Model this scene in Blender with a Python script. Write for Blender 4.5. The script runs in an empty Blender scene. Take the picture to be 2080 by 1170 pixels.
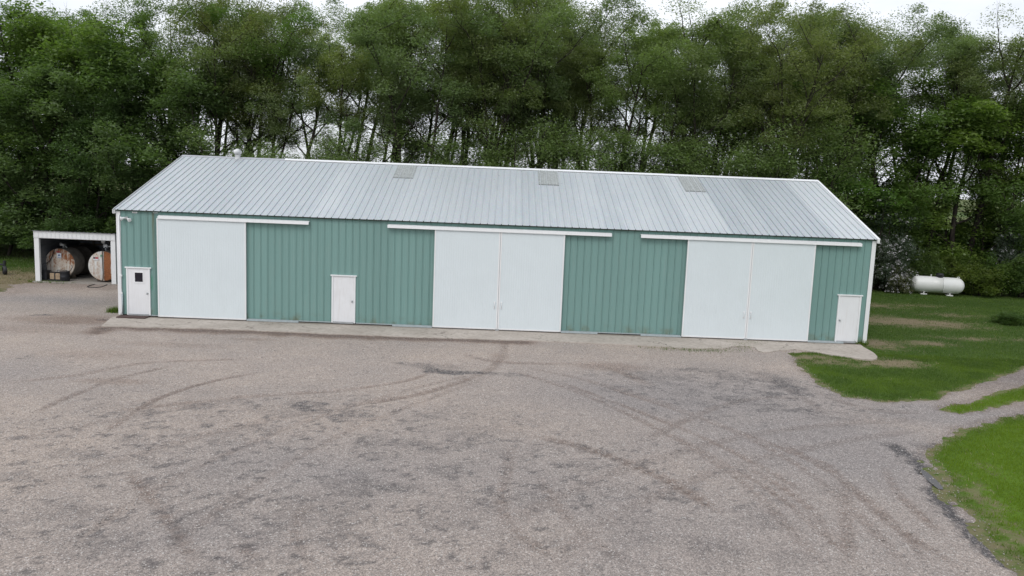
import bpy, math, random
import numpy as np
from mathutils import Vector, Matrix
random.seed(7)
rng = np.random.default_rng(11)
scn = bpy.context.scene
COL = scn.collection

# ------------------------------------------------------------------ camera (recovered from the photograph)
FPX = 1630.9
CP = np.array([16.763, -34.779, 6.518])
YAW, PIT, ROL = 0.010426, 0.133206, 0.04014
cy, sy, cp, sp, cr, sr = (math.cos(YAW), math.sin(YAW), math.cos(PIT), math.sin(PIT), math.cos(ROL), math.sin(ROL))
F = np.array([sy*cp, cy*cp, -sp]); rt = np.array([cy, -sy, 0.0]); up = np.cross(rt, F)
Rv = cr*rt + sr*up; Uv = -sr*rt + cr*up
def ray(px, py): return F*FPX + Rv*(px-1040) - Uv*(py-585)
def gp(px, py, z=-0.06):
    d = ray(px, py); t = (z-CP[2])/d[2]; return (CP + t*d)
def at_y(px, py, Y):
    d = ray(px, py); t = (Y-CP[1])/d[1]; return (CP + t*d)
cam = bpy.data.cameras.new('camera'); camo = bpy.data.objects.new('camera', cam); COL.objects.link(camo)
cam.sensor_width = 36.0; cam.lens = 36.0*FPX/2080; cam.clip_start = 0.1; cam.clip_end = 12000
M = Matrix(((Rv[0], Uv[0], -F[0]), (Rv[1], Uv[1], -F[1]), (Rv[2], Uv[2], -F[2]))).to_4x4()
M.translation = Vector(CP); camo.matrix_world = M
scn.camera = camo

# ------------------------------------------------------------------ helpers
def tag(o, label=None, cat=None, group=None, kind=None):
    if label: o['label'] = label
    if cat: o['category'] = cat
    if group: o['group'] = group
    if kind: o['kind'] = kind
    return o
def empty(name, loc, label, cat, group=None, rz=0.0):
    o = bpy.data.objects.new(name, None); COL.objects.link(o); o.location = loc; o.rotation_euler.z = rz
    o.empty_display_size = 0.3
    return tag(o, label, cat, group)
def link_mesh(name, me, mats, parent=None):
    o = bpy.data.objects.new(name, me); COL.objects.link(o)
    for m in (mats if isinstance(mats, (list, tuple)) else [mats]): me.materials.append(m)
    if parent: o.parent = parent
    return o
def np_mesh(name, V, Fc, smooth=False):
    V = np.asarray(V, dtype=np.float32); Fc = np.asarray(Fc, dtype=np.int32)
    me = bpy.data.meshes.new(name); n = Fc.shape[1]
    me.vertices.add(len(V)); me.vertices.foreach_set('co', V.ravel())
    me.loops.add(Fc.size); me.loops.foreach_set('vertex_index', Fc.ravel())
    me.polygons.add(len(Fc)); me.polygons.foreach_set('loop_start', np.arange(0, Fc.size, n, dtype=np.int32))
    me.polygons.foreach_set('loop_total', np.full(len(Fc), n, dtype=np.int32))
    if smooth: me.polygons.foreach_set('use_smooth', np.ones(len(Fc), dtype=bool))
    me.update(calc_edges=True); return me
def fattr(me, name, arr, dom='POINT'):
    a = me.attributes.new(name, 'FLOAT', dom); a.data.foreach_set('value', np.asarray(arr, dtype=np.float32))

class MB:
    def __init__(s): s.v = []; s.f = []; s.sm = []
    def add(s, vs, fs, smooth=False):
        b = len(s.v); s.v += [tuple(map(float, p)) for p in vs]
        for f in fs: s.f.append([b+i for i in f]); s.sm.append(smooth)
        return s
    def box(s, x0, x1, y0, y1, z0, z1):
        return s.add([(x0,y0,z0),(x1,y0,z0),(x1,y1,z0),(x0,y1,z0),(x0,y0,z1),(x1,y0,z1),(x1,y1,z1),(x0,y1,z1)],
                     [(0,3,2,1),(4,5,6,7),(0,1,5,4),(1,2,6,5),(2,3,7,6),(3,0,4,7)])
    def bbox(s, x0, x1, y0, y1, z0, z1, b=0.01):   # box with chamfered edges
        c = [(x0,x1),(y0,y1),(z0,z1)]
        import itertools
        vs = []; idx = {}
        for sx in (0,1):
            for sy_ in (0,1):
                for sz in (0,1):
                    p = [c[0][sx], c[1][sy_], c[2][sz]]; d = [b*(1-2*sx), b*(1-2*sy_), b*(1-2*sz)]
                    for ax in range(3):
                        q = [p[i] + (d[i] if i != ax else 0) for i in range(3)]
                        idx[(sx,sy_,sz,ax)] = len(vs); vs.append(q)
        fs = []
        for ax in range(3):
            o = [i for i in range(3) if i != ax]
            for sd in (0,1):
                loop = []
                for a, b_ in ((0,0),(1,0),(1,1),(0,1)):
                    k = [0,0,0]; k[ax] = sd; k[o[0]] = a; k[o[1]] = b_
                    loop.append(idx[(k[0],k[1],k[2],ax)])
                fs.append(loop)
        for ax in range(3):   # edge along ax
            o = [i for i in range(3) if i != ax]
            for a in (0,1):
                for b_ in (0,1):
                    k0 = [0,0,0]; k0[o[0]] = a; k0[o[1]] = b_; k1 = list(k0); k1[ax] = 1
                    fs.append([idx[(*k0,o[0])], idx[(*k1,o[0])], idx[(*k1,o[1])], idx[(*k0,o[1])]])
        for k in itertools.product((0,1),(0,1),(0,1)): fs.append([idx[(*k,0)], idx[(*k,1)], idx[(*k,2)]])
        return s.add(vs, fs)
    def tube(s, pts, r, n=8, cap=True):
        pts = [Vector(p) for p in pts]; rs = r if isinstance(r, (list, tuple)) else [r]*len(pts)
        vs = []; fs = []; u = None
        for i, p in enumerate(pts):
            d = (pts[min(i+1, len(pts)-1)] - pts[max(i-1, 0)]).normalized()
            if u is None: u = d.orthogonal().normalized()
            u = (u - d*u.dot(d)).normalized(); w = d.cross(u)
            for k in range(n):
                a = 2*math.pi*k/n; vs.append(p + (u*math.cos(a) + w*math.sin(a))*rs[i])
        for i in range(len(pts)-1):
            for k in range(n): fs.append((i*n+k, i*n+(k+1)%n, (i+1)*n+(k+1)%n, (i+1)*n+k))
        s.add(vs, fs, True)
        if cap:
            b = len(vs); s.add([vs[k] for k in range(n)], [tuple(range(n-1,-1,-1))]); s.add([vs[b-n+k] for k in range(n)], [tuple(range(n))])
        return s
    def lathe(s, prof, axis, org, n=24, smooth=True):   # prof: (r, h) along axis
        org = Vector(org); a = Vector(axis).normalized(); u = a.orthogonal().normalized(); w = a.cross(u)
        vs = []; fs = []
        for r, h in prof:
            for k in range(n):
                t = 2*math.pi*k/n; vs.append(org + a*h + (u*math.cos(t) + w*math.sin(t))*max(r, 1e-4))
        for i in range(len(prof)-1):
            for k in range(n): fs.append((i*n+k, i*n+(k+1)%n, (i+1)*n+(k+1)%n, (i+1)*n+k))
        return s.add(vs, fs, smooth)
    def sweep(s, prof, o, ud, hd, ld, L, thick=0.0):  # open profile (u,h) extruded L along ld
        o, ud, hd, ld = Vector(o), Vector(ud), Vector(hd), Vector(ld)
        vs = [o + ud*u + hd*h for u, h in prof] + [o + ud*u + hd*h + ld*L for u, h in prof]; n = len(prof)
        return s.add(vs, [(i, i+1, n+i+1, n+i) for i in range(n-1)])
    def build(s, name, mat, parent=None, recalc=True):
        me = bpy.data.meshes.new(name); me.from_pydata(s.v, [], s.f)
        me.polygons.foreach_set('use_smooth', s.sm)
        if recalc:
            import bmesh
            bm = bmesh.new(); bm.from_mesh(me); bmesh.ops.remove_doubles(bm, verts=bm.verts, dist=1e-5)
            bmesh.ops.recalc_face_normals(bm, faces=bm.faces); bm.to_mesh(me); bm.free()
        me.update(); return link_mesh(name, me, mat, parent)

# ---- lattice noise
_T = rng.random((256, 256))
def vnoise(x, y):
    xi = np.floor(x).astype(int); yi = np.floor(y).astype(int); fx = x-xi; fy = y-yi
    fx = fx*fx*(3-2*fx); fy = fy*fy*(3-2*fy)
    a = _T[xi & 255, yi & 255]; b = _T[(xi+1) & 255, yi & 255]; c = _T[xi & 255, (yi+1) & 255]; d = _T[(xi+1) & 255, (yi+1) & 255]
    return a*(1-fx)*(1-fy) + b*fx*(1-fy) + c*(1-fx)*fy + d*fx*fy
def fbm(x, y, o=4, g=0.5):
    s = 0; a = 1; t = 0
    for i in range(o): s = s + a*vnoise(x*2**i + 17.3*i, y*2**i + 9.1*i); t += a; a *= g
    return s/t
def sstep(a, b, x):
    t = np.clip((x-a)/(b-a), 0, 1); return t*t*(3-2*t)
def poly_sd(P, x, y):   # signed distance (negative inside)
    P = np.asarray(P); d = np.full(x.shape, 1e9); ins = np.zeros(x.shape, bool); n = len(P)
    for i in range(n):
        ax, ay = P[i][:2]; bx, by = P[(i+1) % n][:2]; ex, ey = bx-ax, by-ay
        t = np.clip(((x-ax)*ex + (y-ay)*ey)/(ex*ex+ey*ey+1e-12), 0, 1)
        d = np.minimum(d, (x-ax-t*ex)**2 + (y-ay-t*ey)**2)
        c = ((ay > y) != (by > y)) & (x < (bx-ax)*(y-ay)/(by-ay+1e-12)+ax); ins ^= c
    d = np.sqrt(d); return np.where(ins, -d, d)
def line_d(P, x, y):    # distance to polyline and arc length
    d = np.full(x.shape, 1e9); L = np.zeros(x.shape); acc = 0
    for i in range(len(P)-1):
        ax, ay = P[i][:2]; bx, by = P[i+1][:2]; ex, ey = bx-ax, by-ay; l = math.hypot(ex, ey)
        t = np.clip(((x-ax)*ex + (y-ay)*ey)/(l*l), 0, 1); q = np.hypot(x-ax-t*ex, y-ay-t*ey)
        m = q < d; d = np.where(m, q, d); L = np.where(m, acc + t*l, L); acc += l
    return d, L, acc
def smooth_line(P, n=8):
    P = [np.array(p[:2]) for p in P]; out = []
    for i in range(len(P)-1):
        p0 = P[max(i-1, 0)]; p1 = P[i]; p2 = P[i+1]; p3 = P[min(i+2, len(P)-1)]
        for k in range(n):
            t = k/n; out.append(0.5*((2*p1) + (-p0+p2)*t + (2*p0-5*p1+4*p2-p3)*t*t + (-p0+3*p1-3*p2+p3)*t**3))
    out.append(P[-1]); return out

# ------------------------------------------------------------------ materials
class NT:
    def __init__(s, name):
        s.m = bpy.data.materials.new(name); s.m.use_nodes = True; s.t = s.m.node_tree; s.t.nodes.clear()
        s.out = s.n('ShaderNodeOutputMaterial')
    def n(s, ty, **kw):
        nd = s.t.nodes.new(ty)
        for k, v in kw.items():
            if k.startswith('i_'):
                key = k[2:]; key = int(key) if key.isdigit() else key.replace('_', ' ')
                s.set(nd.inputs[key], v)
            else: setattr(nd, k, v)
        return nd
    def set(s, sock, v):
        if isinstance(v, bpy.types.NodeSocket): s.t.links.new(v, sock)
        elif isinstance(v, bpy.types.Node): s.t.links.new(v.outputs[0], sock)
        else:
            if isinstance(v, tuple) and len(v) == 3 and sock.type == 'RGBA': v = (*v, 1)
            sock.default_value = v
    def pos(s): return s.n('ShaderNodeNewGeometry').outputs['Position']
    def obj(s): return s.n('ShaderNodeTexCoord').outputs['Object']
    def mapping(s, v, scale=(1,1,1), loc=(0,0,0)): return s.n('ShaderNodeMapping', i_Vector=v, i_Scale=scale, i_Location=loc).outputs[0]
    def noise(s, v, sc, det=4, rough=0.55, dist=0.0):
        return s.n('ShaderNodeTexNoise', i_Vector=v, i_Scale=sc, i_Detail=det, i_Roughness=rough, i_Distortion=dist).outputs[0]
    def voro(s, v, sc, out='Color', feature='F1'):
        return s.n('ShaderNodeTexVoronoi', feature=feature, i_Vector=v, i_Scale=sc).outputs[out]
    def ramp(s, f, a, b, va=0.0, vb=1.0):
        return s.n('ShaderNodeMapRange', i_Value=f, i_From_Min=a, i_From_Max=b, i_To_Min=va, i_To_Max=vb).outputs[0]
    def math(s, op, a, b=0.0, clamp=False):
        nd = s.n('ShaderNodeMath', operation=op); nd.use_clamp = clamp; s.set(nd.inputs[0], a); s.set(nd.inputs[1], b); return nd.outputs[0]
    def mix(s, f, a, b, mode='MIX'):
        nd = s.n('ShaderNodeMix', data_type='RGBA', blend_type=mode); s.set(nd.inputs[0], f); s.set(nd.inputs[6], a); s.set(nd.inputs[7], b); return nd.outputs[2]
    def attr(s, name, out='Fac'): return s.n('ShaderNodeAttribute', attribute_name=name).outputs[out]
    def bump(s, h, strength=0.3, dist=0.02): return s.n('ShaderNodeBump', i_Height=h, i_Strength=strength, i_Distance=dist).outputs[0]
    def pbr(s, col, rough=0.6, metal=0.0, normal=None, spec=0.5):
        p = s.n('ShaderNodeBsdfPrincipled'); s.set(p.inputs['Base Color'], col); s.set(p.inputs['Roughness'], rough)
        s.set(p.inputs['Metallic'], metal); s.set(p.inputs['Specular IOR Level'], spec)
        if normal is not None: s.set(p.inputs['Normal'], normal)
        s.t.links.new(p.outputs[0], s.out.inputs[0]); s.p = p; return s.m

def mat_paint(name, col, rough=0.5, var=0.06, dirt=(0.30,0.26,0.22), dirt_amt=0.12, sc=1.2, metal=0.0):
    t = NT(name); p = t.obj()
    a = t.noise(p, sc, 5, 0.6); b = t.noise(t.mapping(p, (14,14,1.2)), 1.0, 3)
    c = t.mix(t.ramp(a, 0.3, 0.7), tuple(x*(1-var) for x in col), tuple(min(1, x*(1+var)) for x in col))
    c = t.mix(t.math('MULTIPLY', t.ramp(b, 0.52, 0.8), dirt_amt), c, dirt)
    return t.pbr(c, t.ramp(a, 0.2, 0.8, rough-0.08, rough+0.08), metal)

def mat_siding(name, col, stain=False):
    t = NT(name); p = t.pos()
    x = t.n('ShaderNodeSeparateXYZ', i_0=p); X, Z = x.outputs[0], x.outputs[2]
    pan = t.n('ShaderNodeTexWhiteNoise', noise_dimensions='1D', i_W=t.math('FLOOR', t.math('DIVIDE', X, 0.914))).outputs[0]
    c = t.mix(pan, tuple(v*0.93 for v in col), tuple(v*1.05 for v in col))
    a = t.noise(t.mapping(p, (2.2,2.2,0.35)), 1.0, 5, 0.6)
    c = t.mix(t.ramp(a, 0.35, 0.75, 0, 0.25), c, tuple(v*1.15+0.02 for v in col))
    chalk = t.noise(t.mapping(p, (9,9,0.8)), 1.0, 4, 0.65)
    c = t.mix(t.ramp(chalk, 0.5, 0.85, 0, 0.22), c, (0.30,0.33,0.30))
    low = t.math('MULTIPLY', t.ramp(Z, 0.45, 0.05), t.ramp(t.noise(p, 2.4, 4), 0.46, 0.70))
    c = t.mix(t.math('MULTIPLY', low, 0.75), c, (0.16,0.14,0.06))
    if stain:
        d = t.math('ABSOLUTE', t.math('SUBTRACT', X, t.math('ADD', 1.50, t.math('MULTIPLY', t.noise(t.mapping(p, (0,0,1.3)), 1.0, 3), 0.09))))
        m = t.math('MULTIPLY', t.ramp(d, 0.085, 0.02), t.ramp(Z, 1.9, 4.4, 0.15, 1.0))
        m = t.math('MULTIPLY', m, t.ramp(t.noise(t.mapping(p, (20,20,1.0)), 1.0, 4), 0.3, 0.6, 0.35, 1.0))
        c = t.mix(t.math('MULTIPLY', m, 0.85), c, (0.10,0.085,0.025))
        d2 = t.math('ABSOLUTE', t.math('SUBTRACT', X, 1.44))
        m2 = t.math('MULTIPLY', t.ramp(d2, 0.07, 0.04), t.math('MULTIPLY', t.ramp(Z, 1.1, 1.25), t.ramp(Z, 1.85, 1.7)))
        c = t.mix(t.math('MULTIPLY', m2, 0.6), c, (0.07,0.26,0.17))
    return t.pbr(c, 0.5, 0.0, t.bump(t.noise(t.mapping(p, (3,3,1)), 1.0, 3), 0.10, 0.02), 0.4)

def mat_roof():
    t = NT('galvanised_roof_sheet'); p = t.pos(); tone = t.attr('tone')
    c = t.mix(tone, (0.46,0.50,0.525), (0.66,0.69,0.70))
    a = t.noise(t.mapping(p, (1.1,0.35,0.35)), 1.0, 5, 0.65)
    c = t.mix(t.ramp(a, 0.3, 0.7, 0.0, 0.35), c, (0.42,0.47,0.51))
    b = t.noise(t.mapping(p, (16,0.5,0.5)), 1.0, 4, 0.7)
    c = t.mix(t.ramp(b, 0.50, 0.8, 0, 0.35), c, (0.78,0.79,0.80))
    g = t.voro(t.mapping(p, (1,1,1)), 26.0)
    c = t.mix(0.10, c, g, 'OVERLAY')
    sp_ = t.voro(p, 1.3, 'Distance'); c = t.mix(t.ramp(sp_, 0.05, 0.03), c, (0.22,0.21,0.20))
    return t.pbr(c, t.ramp(a, 0.3, 0.7, 0.36, 0.52), 0.55, t.bump(t.noise(t.mapping(p, (2.0,0.8,0.8)), 1.0, 3), 0.12, 0.03))

def mat_gravel():
    t = NT('gravel'); p = t.pos()
    dark, brown, grey = t.attr('dark'), t.attr('brown'), t.attr('grey')
    n1 = t.noise(p, 0.22, 5, 0.6); n2 = t.noise(p, 1.1, 8, 0.72); n3 = t.noise(p, 6.0, 6, 0.75)
    c = t.mix(t.ramp(n1, 0.35, 0.65), (0.372,0.318,0.278), (0.315,0.278,0.253))
    c = t.mix(t.math('MULTIPLY', grey, 0.85), c, (0.242,0.226,0.222))
    c = t.mix(t.ramp(n2, 0.44, 0.78, 0, 0.42), c, (0.265,0.238,0.228))
    c = t.mix(t.ramp(n2, 0.42, 0.24, 0, 0.45), c, (0.46,0.42,0.385))
    c = t.mix(t.math('MULTIPLY', brown, 0.82), c, (0.185,0.132,0.103))
    n4 = t.noise(p, 9.0, 6, 0.78)
    dm = t.math('MULTIPLY', dark, t.ramp(n4, 0.38, 0.56, 0.30, 1.15))
    c = t.mix(t.math('MULTIPLY', dm, 0.88), c, (0.080,0.077,0.080))
    c = t.mix(t.ramp(n4, 0.64, 0.74, 0, 0.5), c, (0.13,0.12,0.115))
    # stones of several sizes
    for sc, am in ((17.0, 0.07), (34.0, 0.26), (66.0, 0.40)):
        v = t.n('ShaderNodeRGBToBW', i_0=t.voro(p, sc)).outputs[0]
        c = t.mix(am, c, t.mix(t.ramp(v, 0.2, 0.8), (0.12,0.115,0.115), (0.90,0.87,0.85)), 'OVERLAY')
    c = t.mix(t.ramp(n3, 0.56, 0.8, 0, 0.40), c, (0.17,0.155,0.15))
    w = t.voro(p, 44.0, 'Color'); wv = t.n('ShaderNodeSeparateColor', i_0=w).outputs[1]
    c = t.mix(t.ramp(wv, 0.94, 0.97, 0, 0.6), c, (0.66,0.63,0.60))
    h = t.math('ADD', t.math('MULTIPLY', t.voro(p, 24.0, 'Distance'), -0.6), t.math('ADD', t.math('MULTIPLY', t.voro(p, 9.0, 'Distance'), -0.5), n3))
    return t.pbr(c, 0.92, 0.0, t.bump(h, 0.55, 0.035), 0.25)

def mat_ground():
    t = NT('turf_soil'); p = t.pos(); bare = t.attr('bare'); far = t.attr('far'); br = t.attr('bright')
    n1 = t.noise(p, 0.35, 5, 0.6); n2 = t.noise(p, 3.0, 6, 0.7); n3 = t.noise(p, 14.0, 4, 0.7)
    g = t.mix(t.ramp(n1, 0.35, 0.65), (0.042,0.085,0.014), (0.068,0.112,0.022))
    g = t.mix(br, g, (0.105,0.185,0.018))
    g = t.mix(t.ramp(n2, 0.5, 0.75, 0, 0.6), g, (0.028,0.060,0.010))
    s = t.mix(t.ramp(n3, 0.35, 0.7), (0.20,0.155,0.10), (0.32,0.26,0.185))
    s = t.mix(t.ramp(n2, 0.45, 0.65, 0, 0.5), s, (0.12,0.125,0.05))
    m = t.ramp(t.math('ADD', bare, t.math('MULTIPLY', t.math('SUBTRACT', n2, 0.5), 1.7)), 0.30, 0.75)
    c = t.mix(m, g, s)
    c = t.mix(t.ramp(n3, 0.4, 0.75, 0, 0.45), c, (0.03,0.045,0.012))
    fl = t.mix(t.ramp(t.noise(p, 0.012, 4), 0.4, 0.6), (0.075,0.115,0.03), (0.13,0.14,0.055))
    c = t.mix(far, c, fl)
    return t.pbr(c, 0.95, 0.0, t.bump(t.math('ADD', n3, n2), 0.6, 0.05), 0.15)

def mat_concrete(name='concrete', a=(0.41,0.36,0.315), b=(0.51,0.455,0.405)):
    t = NT(name); p = t.pos()
    n1 = t.noise(p, 0.7, 5, 0.6); n2 = t.noise(p, 5.0, 6, 0.7); n3 = t.noise(p, 40, 3, 0.7)
    c = t.mix(t.ramp(n1, 0.35, 0.65), a, b)
    c = t.mix(t.ramp(n2, 0.47, 0.68, 0, 0.7), c, (0.27,0.23,0.195))
    c = t.mix(t.ramp(n3, 0.5, 0.75, 0, 0.35), c, (0.24,0.22,0.20))
    q = t.n('ShaderNodeVectorMath', operation='ADD', i_0=p, i_1=t.n('ShaderNodeVectorMath', operation='SCALE', i_0=t.n('ShaderNodeTexNoise', i_Vector=p, i_Scale=1.7, i_Detail=5).outputs[1], i_Scale=0.8).outputs[0]).outputs[0]
    d = t.voro(t.mapping(q, (0.42,0.75,1)), 1.0, 'Distance', 'DISTANCE_TO_EDGE')
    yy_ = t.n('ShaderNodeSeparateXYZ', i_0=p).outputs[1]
    gr = t.math('MULTIPLY', t.ramp(t.math('ADD', yy_, t.math('MULTIPLY', t.math('SUBTRACT', n1, 0.5), 0.5)), -0.38, -0.12), 0.75)  # contact shade at the wall foot, painted into the apron colour
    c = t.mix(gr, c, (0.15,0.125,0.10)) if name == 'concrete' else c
    cr_ = t.math('MULTIPLY', t.ramp(d, 0.012, 0.004), t.ramp(t.noise(p, 0.45, 3), 0.45, 0.60))
    c = t.mix(t.math('MULTIPLY', cr_, 0.8), c, (0.09,0.08,0.065))
    return t.pbr(c, 0.9, 0.0, t.bump(t.math('SUBTRACT', n3, cr_), 0.4, 0.02), 0.3)

def mat_leaf(name, ca, cb, cc, trans=0.38):
    t = NT(name); r = t.attr('rnd'); k = t.attr('clump'); oi = t.n('ShaderNodeObjectInfo')
    c = t.mix(r, ca, cb); c = t.mix(t.ramp(k, 0.25, 1.0, 0, 0.85), c, cc)
    c = t.mix(1.0, c, oi.outputs['Color'], 'MULTIPLY')
    d = t.n('ShaderNodeBsdfDiffuse', i_Color=c, i_Roughness=0.5)
    tr = t.n('ShaderNodeBsdfTranslucent', i_Color=t.mix(1.0, c, (1.25,1.45,0.65), 'MULTIPLY'))
    g = t.n('ShaderNodeBsdfGlossy', i_Color=(0.9,0.95,0.9), i_Roughness=0.45)
    m = t.n('ShaderNodeMixShader', i_0=trans, i_1=d.outputs[0], i_2=tr.outputs[0])
    m2 = t.n('ShaderNodeMixShader', i_0=0.035, i_1=m.outputs[0], i_2=g.outputs[0])
    t.t.links.new(m2.outputs[0], t.out.inputs[0]); return t.m

def mat_bark():
    t = NT('bark'); p = t.obj(); n = t.noise(t.mapping(p, (6,6,1.5)), 1.0, 5, 0.7)
    c = t.mix(t.ramp(n, 0.35, 0.7), (0.022,0.018,0.016), (0.070,0.058,0.050))
    return t.pbr(c, 0.95, 0, t.bump(n, 0.8, 0.05), 0.2)

def mat_rust_tank(name, white, cut, rustbias):
    t = NT(name); p = t.obj(); x = t.n('ShaderNodeSeparateXYZ', i_0=p); X, Z = x.outputs[0], x.outputs[2]
    n = t.noise(t.mapping(p, (3.2,3.2,2.2)), 1.0, 7, 0.72, 0.6); st = t.noise(t.mapping(p, (11,11,1.3)), 1.0, 5, 0.7)
    n2 = t.noise(p, 14.0, 5, 0.75)
    base = t.mix(t.ramp(n2, 0.35, 0.7), white, tuple(v*0.80 for v in white))
    m = t.math('ADD', t.math('MULTIPLY', n, 0.75), t.math('MULTIPLY', st, 0.45)); m = t.math('ADD', m, rustbias(t, X, Z))
    f = t.ramp(m, cut-0.04, cut+0.05)
    rust = t.mix(t.ramp(n2, 0.3, 0.75), (0.14,0.045,0.02), (0.42,0.165,0.06))
    tan = t.mix(t.ramp(m, cut-0.20, cut-0.02, 0, 0.65), base, (0.44,0.31,0.20))
    c = t.mix(f, tan, rust)
    return t.pbr(c, t.ramp(f, 0, 1, 0.5, 0.9), 0.0, t.bump(n2, 0.25, 0.01))

def mat_plain(name, col, rough=0.6, metal=0.0, var=0.12, sc=6.0):
    t = NT(name); n = t.noise(t.obj(), sc, 5, 0.65)
    c = t.mix(t.ramp(n, 0.3, 0.7), tuple(v*(1-var) for v in col), tuple(v*(1+var) for v in col))
    return t.pbr(c, rough, metal)

WH = (0.74,0.765,0.785)
mWhite = mat_paint('white_steel_trim', (0.80,0.81,0.82), 0.45, 0.03, dirt_amt=0.10)
mDoorW = mat_paint('white_sliding_door_steel', (0.69,0.755,0.783), 0.42, 0.015, dirt=(0.58,0.62,0.63), dirt_amt=0.12)
mManD = mat_paint('white_door_enamel', (0.78,0.79,0.81), 0.4, 0.03, dirt=(0.45,0.38,0.30), dirt_amt=0.18, sc=2.0)
mGreen = mat_siding('green_ribbed_siding', (0.185,0.320,0.298), True)
mGreen2 = mat_siding('green_trim', (0.14,0.30,0.265))
mRoof = mat_roof()
mRidgeW = mat_plain('bright_ridge_metal', (0.80,0.81,0.82), 0.4, 0.3, 0.05)
mRidgeG = mat_plain('dull_ridge_metal', (0.42,0.43,0.46), 0.5, 0.4)
mGalv = mat_plain('galvanised_steel', (0.45,0.47,0.48), 0.5, 0.6)
mGuide = mat_plain('weathered_guide_steel', (0.42,0.48,0.50), 0.6, 0.2)
mSky = mat_plain('dirty_fibreglass', (0.33,0.35,0.345), 0.55, 0.0, 0.35, 9.0)
mBlack = mat_plain('black_rubber', (0.018,0.018,0.02), 0.6)
mBlkM = mat_plain('black_painted_steel', (0.022,0.023,0.028), 0.5, 0.2)
mGlassD = mat_plain('dark_glass', (0.012,0.012,0.02), 0.08)
mDarkGap = mat_plain('dark_sill_board', (0.035,0.033,0.03), 0.9)
mMat = mat_plain('brown_rubber_mat', (0.075,0.045,0.040), 0.9, 0, 0.3, 30)
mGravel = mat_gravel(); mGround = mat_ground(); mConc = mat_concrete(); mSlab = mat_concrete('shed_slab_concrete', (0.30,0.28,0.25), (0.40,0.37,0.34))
mBark = mat_bark()
mLeaf = mat_leaf('elm_leaves', (0.142,0.188,0.072), (0.168,0.216,0.088), (0.222,0.262,0.122), 0.42)
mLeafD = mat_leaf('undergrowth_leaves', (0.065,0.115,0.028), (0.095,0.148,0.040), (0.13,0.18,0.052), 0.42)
mLeafB = mat_leaf('blue_green_leaves', (0.060,0.088,0.055), (0.10,0.128,0.082), (0.125,0.15,0.10))
mBloom = mat_plain('white_blossom', (0.50,0.49,0.50), 0.8)
mWood = mat_plain('weathered_wood', (0.36,0.27,0.18), 0.85, 0, 0.25)
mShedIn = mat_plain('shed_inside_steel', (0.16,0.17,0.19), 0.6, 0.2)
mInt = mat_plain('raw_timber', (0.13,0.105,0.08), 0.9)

# ------------------------------------------------------------------ the barn
W, ZE, DH, RISE = 32.836, 4.636, 7.39, 2.461
S = dict(d1=(0.36,1.387), s1=(1.76,5.587), d2=(9.27,10.31), s2=(13.707,16.548,19.331), s3=(24.643,27.466,30.208), d3=(31.438,32.447))
barn = empty('pole_barn', (0,0,0), 'long green metal pole barn with galvanised roof and white sliding doors', 'barn')
def rib_prof(u0, u1, sp_=0.3048, rh=0.021, gap=True, off=0.10, minor=0.004):
    P = [(u0, 0)]; u = u0 + off
    while u < u1-0.08:
        if gap: P += [(u-0.034,0),(u-0.032,-0.014),(u-0.022,-0.014),(u-0.020,0)]
        P += [(u-0.020,0),(u-0.008,rh),(u+0.012,rh),(u+0.026,0)]
        for k in (1,2):
            c = u + sp_*k/3
            if c < u1-0.06 and minor: P += [(c-0.014,0),(c-0.008,minor),(c+0.008,minor),(c+0.014,0)]
        u += sp_
    return P + [(u1, 0)]
ZB = 0.05
mb = MB()
pf = rib_prof(0.0, W)
mb.sweep(pf, (0,0,ZB), (1,0,0), (0,-1,0), (0,0,1), ZE-ZB-0.01)
mb.sweep(rib_prof(0.0, W, gap=False), (0,2*DH,ZB), (1,0,0), (0,1,0), (0,0,1), ZE-ZB-0.01)
# gable walls: ribs cut to the roof line
def gable(mb, x, sgn):
    P = rib_prof(0.0, 2*DH, gap=False); vs = []; n = len(P)
    for u, h in P: vs.append((x+sgn*h, u, ZB))
    for u, h in P: vs.append((x+sgn*h, u, ZE-0.01+RISE*(1-abs(u-DH)/DH)-0.02))
    mb.add(vs, [(i, i+1, n+i+1, n+i) for i in range(n-1)])
gable(mb, 0.0, -1); gable(mb, W, 1)
mb.build('wall', mGreen, barn, recalc=False)
# dark base board + inside floor so that nothing shows under the siding
MB().box(0.03, W-0.03, 0.02, 2*DH-0.02, -0.3, ZB+0.02).build('base_board', mDarkGap, barn)

# roof, both slopes, closed underneath
sl = math.hypot(DH, RISE); ca, sa = DH/sl, RISE/sl
OV = 0.16; XO = 0.07
def slope(mb, front):
    yv = 1 if front else -1; y0 = 0 if front else 2*DH
    P = rib_prof(-XO, W+XO, rh=0.036, gap=False, off=0.07+0.10, minor=0.0045)
    o = Vector((0, y0 - yv*OV*ca, ZE+0.02-OV*sa)); ld = Vector((0, yv*ca, sa)); hd = Vector((0, -yv*sa, ca))
    n = len(P); b = len(mb.v); L = sl+OV-0.02; NS = 6
    vs = []
    for k in range(NS+1):
        for u, h in P: vs.append(o + Vector((u,0,0)) + hd*h + ld*(L*k/NS))
    mb.add(vs, [(k*n+i, k*n+i+1, (k+1)*n+i+1, (k+1)*n+i) for k in range(NS) for i in range(n-1)])
    return P
mb = MB(); slope(mb, True); slope(mb, False)
ro = mb.build('roof', mRoof, barn, recalc=False)
me = ro.data; cen = np.zeros(len(me.polygons)*3); me.polygons.foreach_get('center', cen); cen = cen.reshape(-1,3)
pan = np.floor((cen[:,0]+0.0)/0.9144).astype(int); tn = np.random.default_rng(5).random(60)
tn = 0.36+0.28*tn; xx = np.arange(60)*0.9144
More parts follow.
